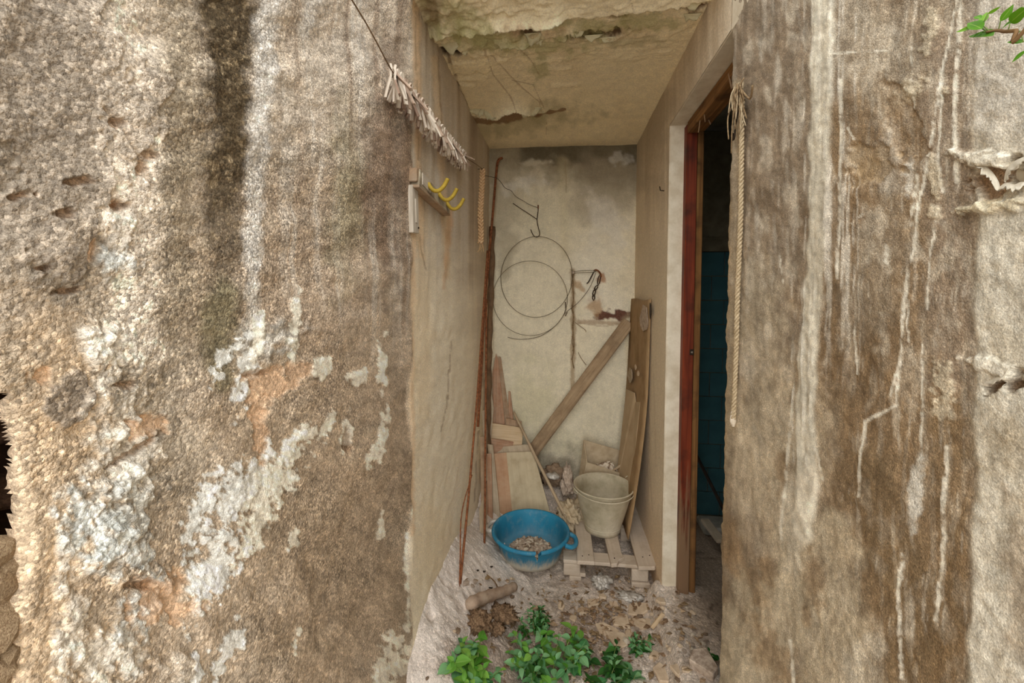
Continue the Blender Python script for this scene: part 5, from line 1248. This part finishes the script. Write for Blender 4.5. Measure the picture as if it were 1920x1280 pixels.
def shard(px, py, w_, d_, seed, label, mat='plaster_shard', rz=None, t=.014):
    r = random.Random(seed); c = PF(px, py); R = Matrix.Rotation(rz if rz is not None else r.uniform(0, 3), 3, 'Z') @ Matrix.Rotation(r.uniform(-.12, .12), 3, 'X') @ Matrix.Rotation(r.uniform(-.12, .12), 3, 'Y')
    n = r.choice((4, 5, 5, 6)); poly = []
    for k in range(n):
        a = 2 * math.pi * (k + r.uniform(-.25, .25)) / n; poly.append(c + Vector((0, 0, t * .75)) + R @ Vector((w_ / 2 * math.cos(a) * r.uniform(.8, 1.15), d_ / 2 * math.sin(a) * r.uniform(.8, 1.15), 0)))
    o = obj('plaster_shard', prism(poly, t, .003, normal=R @ Vector((0, 0, 1))), mat)
    return tag(o, label, 'shard', 'plaster shards on the floor' if label == SH else None)
SH = 'flat beige shard of broken plaster lying on the floor litter'
for k, (px, py, w_, d_) in enumerate([(1112, 1133, .08, .06), (1166, 1166, .11, .09), (1140, 1186, .13, .07), (1204, 1172, .10, .11), (1164, 1202, .10, .12), (1196, 1143, .13, .08), (1152, 1136, .05, .05), (1092, 1146, .06, .05), (1052, 1138, .05, .04), (1245, 1262, .10, .08), (1270, 1256, .06, .08), (1226, 1228, .06, .05), (1240, 1128, .05, .05), (1130, 1120, .05, .04), (1075, 1160, .05, .04), (1180, 1190, .05, .05), (1215, 1205, .06, .04)]):
    shard(px, py, w_, d_, 1300 + k, SH)
shard(1320, 1255, .10, .12, 71, 'large pale plaster lump lying in the doorway', 'rubble', t=.05)
shard(1254, 1100, .06, .08, 72, 'orange-tinged plaster lump at the foot of the doorway reveal', 'rubble_pale', t=.03)
a_, b_ = PF(1222, 1182), PF(1244, 1155); a_.z += .012; b_.z += .012
tag(obj('wood_chip', beam(a_, b_, .016, .010, (1, 0, 0), .002), 'plank_pale'), 'pale split wood chip lying among the plaster shards', 'wood chip')
# pebbles: each its own thing
pm = [rubble_mesh('pebble', m_, 60 + i, .7, .22, 1) for i, m_ in enumerate(['rubble', 'rubble_pale', 'rubble', 'plaster_shard', 'rubble_dark'])]
rr = random.Random(5); cnt = 0
while cnt < 130:
    px, py = rr.uniform(800, 1330), rr.uniform(1085, 1278)
    if px < 1060 and rr.random() < .72: continue
    p = PF(px, py)
    if p.x < XL + .03 or (p.x > XR - .03 and not (YD0 + .05 < p.y < YD1 - .08)) or p.x > .62: continue
    s = rr.uniform(.010, .026) * (1.5 if rr.random() < .12 else 1); i = rr.randrange(5)
    o = link('pebble', pm[i], None, p + Vector((0, 0, s * .16))); o.scale = (s * rr.uniform(.9, 1.6), s, s * rr.uniform(.6, 1)); o.rotation_euler = (0, 0, rr.uniform(0, 6))
    tag(o, ['grey-pink crumb of rubble on the dusty floor', 'whitish crumb of rubble on the dusty floor', 'grey-pink crumb of rubble on the dusty floor', 'tan crumb of rubble on the dusty floor', 'dark brown crumb of rubble on the dusty floor'][i], 'rubble', ['grey-pink crumbs', 'whitish crumbs', 'grey-pink crumbs', 'tan crumbs', 'dark crumbs'][i]); cnt += 1
# dead leaves and twigs nobody could count
parts = []; rr = random.Random(8)
for k in range(430):
    if rr.random() < .6: px, py = rr.gauss(1135, 60), rr.gauss(1160, 40)
    else: px, py = rr.uniform(860, 1320), rr.uniform(1085, 1285)
    p = PF(px, py)
    if p.x < XL + .04 or p.x > .60 or (p.x > XR - .03 and not (YD0 < p.y < YD1 - .05)): continue
    a = rr.uniform(0, 6.28); l_ = rr.uniform(.012, .05); d = Vector((math.cos(a), math.sin(a), 0)); s = Vector((-d.y, d.x, 0)) * (rr.uniform(.002, .004) if rr.random() < .6 else rr.uniform(.006, .014))
    z = Vector((0, 0, rr.uniform(.003, .014)))
    parts.append(([p + z - d * l_ / 2, p + z * 1.4 + s, p + z + d * l_ / 2, p + z * 1.4 - s, p + z * .6 + s * .2, p + z * .6 - s * .2], [(0, 1, 2, 3)[::-1], (0, 4, 2, 1), (0, 3, 2, 5), (0, 5, 2, 4)]))
lit = obj('leaf_litter', join(*parts), 'dry_leaf'); lit.data.materials.append(MATS['fibre_brown']); lit.data.materials.append(MATS['dry_moss'])
lit.data.polygons.foreach_set('material_index', np.repeat(RNG.integers(0, 3, len(parts)), 4).astype(np.int32))
tag(lit, 'scatter of dead leaves and twigs over the dusty floor', 'leaf litter'); lit['kind'] = 'stuff'
for px, py in ((895, 1070), (907, 1072), (921, 1063), (920, 1103)):
    p = PF(px, py); bm_ = [p + Vector((.010 * math.cos(t) , .006 * math.sin(t), .004 + .002 * math.cos(2 * t))) for t in np.linspace(0, 6.28, 8, endpoint=False)]
    tag(obj('dead_leaf', prism(bm_, .0015, 0, normal=(0, 0, 1)), 'brush_dark'), 'small dark dead leaf on the pale sand beside the tub', 'leaf', 'dark leaves on the sand')
a_ = PF(913, 1085); b_ = PF(933, 1103)
tag(obj('twig', tube(smooth_path([a_ + Vector((0, 0, .02)), a_.lerp(b_, .5) + Vector((.01, 0, .012)), b_ + Vector((0, 0, .006))], 4), [.003] * 9, 6), 'stem_brown', None, True), 'short dark twig lying on the sand between tub and log', 'twig')

# ================================================================== green plants
def leaf_mesh(name, mat, wid=.55, fold=.25, droop=.3, teeth=0.0, rows=6):
    V, Fc, Uv = [], [], []
    for i in range(rows + 1):
        t = i / rows; hw = wid / 2 * math.sin(math.pi * min(1, t ** .78)) ** .9 * (1 if i % 2 else 1 - teeth)
        if i in (0, rows): hw = .012
        z0 = -droop * t * t
        for k, sd in enumerate((-1, -.5, 0, .5, 1)): V.append((t, sd * hw, z0 + fold * abs(sd) * hw)); Uv.append((t, sd * .5))
    for i in range(rows):
        for k in range(4): Fc.append((i * 5 + k, (i + 1) * 5 + k, (i + 1) * 5 + k + 1, i * 5 + k + 1))
    return mesh_from(name, V, Fc, mat, True, Uv)
LM = {m_: [leaf_mesh('leaf', m_, .62, .3, .25), leaf_mesh('leaf', m_, .55, .2, .5), leaf_mesh('leaf', m_, .7, .35, .1)] for m_ in ('leaf_mid', 'leaf_bright', 'leaf_dark')}
LMS = [leaf_mesh('leaf', 'leaf_dark', .5, .3, .3, .35, 6), leaf_mesh('leaf', 'leaf_mid', .5, .3, .2, .3, 6)]
def plant(name, px, py, label, stems, hgt, spread, lsize, mats, seed, per=9, cat='plant', lean=(0, 0), small=False):
    r = random.Random(seed); b = PF(px, py); t_ = thing(name, label, cat, b)
    for s in range(stems):
        a = r.uniform(0, 6.283); q = spread * math.sqrt(r.random()); h_ = hgt * r.uniform(.55, 1.1) * (1 - .35 * q / max(spread, .01))
        r0 = Vector((math.cos(a) * q * .45, math.sin(a) * q * .45, 0)); r0.z = FZ(b.x + r0.x, b.y + r0.y) - b.z - .004
        top = Vector((math.cos(a) * q + lean[0], math.sin(a) * q + lean[1], h_ + r0.z)); mid = r0.lerp(top, .5) + Vector((0, 0, h_ * .12))
        path = smooth_path([r0, mid, top], 4)
        v = tube(path, [.0026 - .0015 * i / 8 for i in range(len(path))], 5)
        st_ = link('stem', mesh_from('stem', v[0], v[1], 'stem_green', True), t_)
        for k in range(per):
            u = (.25 + .75 * k / (per - 1)); f_ = u * (len(path) - 1); i = min(int(f_), len(path) - 2); p = path[i].lerp(path[i + 1], f_ - i)
            az = k * 2.4 + s + r.uniform(-.4, .4); el = r.uniform(-.15, .45) + .35 * (u > .9)
            if small: me = r.choice(LMS)
            else: me = r.choice(LM[r.choice(mats)])
            o = link('leaf', me, t_, p)
            o.rotation_euler = (r.uniform(-.4, .4), -el, az); sc = lsize * r.uniform(.6, 1.1) * (1 - .35 * (u > .85) + .1 * (u < .5)); o.scale = (sc, sc, sc)
    return t_
plant('pellitory_plant', 1030, 1262, 'leafy mid-green plant with oval leaves, largest clump on the floor', 20, .14, .16, .046, ['leaf_mid', 'leaf_mid', 'leaf_bright'], 1, 8)
plant('pellitory_plant', 985, 1300, 'leafy green clump growing towards the foot of the alley', 10, .12, .13, .048, ['leaf_mid', 'leaf_dark'], 2, 7)
plant('bright_plant', 888, 1272, 'bright yellow-green leafy plant beside the sand pile', 13, .11, .10, .052, ['leaf_bright', 'leaf_bright', 'leaf_mid'], 3, 8)
plant('small_shrub', 1008, 1192, 'dark small-leaved bushy seedling behind the oval-leaved clump', 13, .12, .085, .030, [], 4, 12, small=True)
plant('dark_plant', 1135, 1272, 'dark green low plant beside the oval-leaved clump', 11, .09, .115, .045, ['leaf_dark', 'leaf_dark', 'leaf_mid'], 5, 8)
plant('sprig', 1078, 1215, 'single upright sprig with a few broad leaves on bare ground', 3, .12, .035, .052, ['leaf_mid', 'leaf_bright'], 6, 5)
plant('weed', 1208, 1222, 'small dark weed growing among the plaster shards', 8, .05, .055, .034, [], 7, 7, small=True)
plant('weed', 1185, 1272, 'low single-leaved weed at the edge of the plaster shards', 2, .05, .02, .058, ['leaf_mid'], 8, 3)
plant('weed', 1330, 1245, 'dark weed growing in the shade of the doorway', 4, .05, .03, .036, ['leaf_dark'], 9, 4)
# overhanging branch at the outer end
bq = thing('leafy_branch', 'thin brown twig with glossy green leaves overhanging the right wall', 'branch', PXc(1920, 55, .40))
XB = .405
def bp_(x, y, dx=0.0): return PXc(x, y, XB + dx)
bpath = smooth_path([bp_(1850, 60), bp_(1870, 57), bp_(1884, 59), bp_(1905, 57), bp_(1925, 52), Vector((.42, .33, 1.80)), Vector((.455, .24, 2.10)), Vector((.50, .18, 2.62)), Vector((.58, .16, 2.66))], 6)
obj('twig', tube(bpath, [.0011 + .0016 * i / len(bpath) for i in range(len(bpath))], 6), 'stem_brown', bq, True)
lbm = leaf_mesh('leaf', 'leaf_branch', .52, .25, .12, 0, 8); lbn = leaf_mesh('leaf', 'leaf_branch', .34, .6, -.1, 0, 8)
for (x0_, y0_, x1_, y1_, nar, roll) in [(1842, 54, 1814, 40, 0, .5), (1840, 46, 1850, 21, 0, -.4), (1852, 26, 1877, 11, 1, .3), (1876, 40, 1901, 9, 0, .3), (1894, 43, 1925, 14, 0, -.2), (1826, 52, 1795, 62, 1, .9), (1842, 60, 1823, 70, 0, .9), (1862, 67, 1819, 75, 1, 1.2),
                                        (1919, 79, 1889, 77, 0, .8), (1924, 94, 1899, 117, 1, .5), (1895, 42, 1876, 53, 0, 1.1), (1840, 34, 1826, 30, 0, .6), (1905, 20, 1920, 11, 1, .4), (1935, 60, 1960, 30, 0, .2), (1940, 70, 1965, 95, 0, .4)]:
    a_, b_ = bp_(x0_, y0_, random.uniform(-.006, .004)), bp_(x1_, y1_, random.uniform(-.010, .006)); d = b_ - a_; L_ = d.length
    X_ = d.normalized(); vw = (CAM - a_).normalized(); Yx = X_.cross(vw).normalized(); Zx = X_.cross(Yx).normalized()
    if Zx.dot(vw) < 0: Zx = -Zx; Yx = -Yx
    R = Matrix((X_, Yx, Zx)).transposed() @ Matrix.Rotation(roll, 3, 'X')
    o = link('leaf', lbn if nar else lbm, bq, a_ - bq.location); o.rotation_euler = R.to_euler(); o.scale = (L_,) * 3
for (x0_, y0_, x1_, y1_) in [(1842, 54, 1852, 59), (1840, 46, 1856, 59), (1876, 40, 1872, 57), (1894, 43, 1890, 58), (1842, 60, 1852, 60), (1919, 79, 1912, 58), (1852, 26, 1842, 48)]:
    obj('petiole', tube([bp_(x0_, y0_), bp_(x1_, y1_)], .0006, 4), 'stem_green', bq, True)

# ================================================================== things seen in the room beyond the doorway
tag(obj('broom_stick', tube([P(1303, 848, 2.70), P(1352, 945, 2.62), P(1368, 985, 2.58)], .010, 7), 'brush_dark', None, True), 'dark stick leaning in the unlit tiled room', 'stick')
c = P(1334, 962, 2.72)
tag(obj('white_tray', prism([Vector((c.x - .06, 2.66, .055)), Vector((c.x + .25, 2.66, .055)), Vector((c.x + .25, 2.82, .055)), Vector((c.x - .06, 2.82, .055))], .05, .01, normal=(0, 0, 1)), 'white_enamel'), 'pale low tray on the floor of the tiled room', 'tray')
tag(obj('floor_plank', beam(P(1322, 975, 2.62), P(1352, 1015, 2.40), .05, .02, (1, 0, 0), .003), 'plank_grey'), 'dusty plank lying on the floor of the tiled room', 'plank')
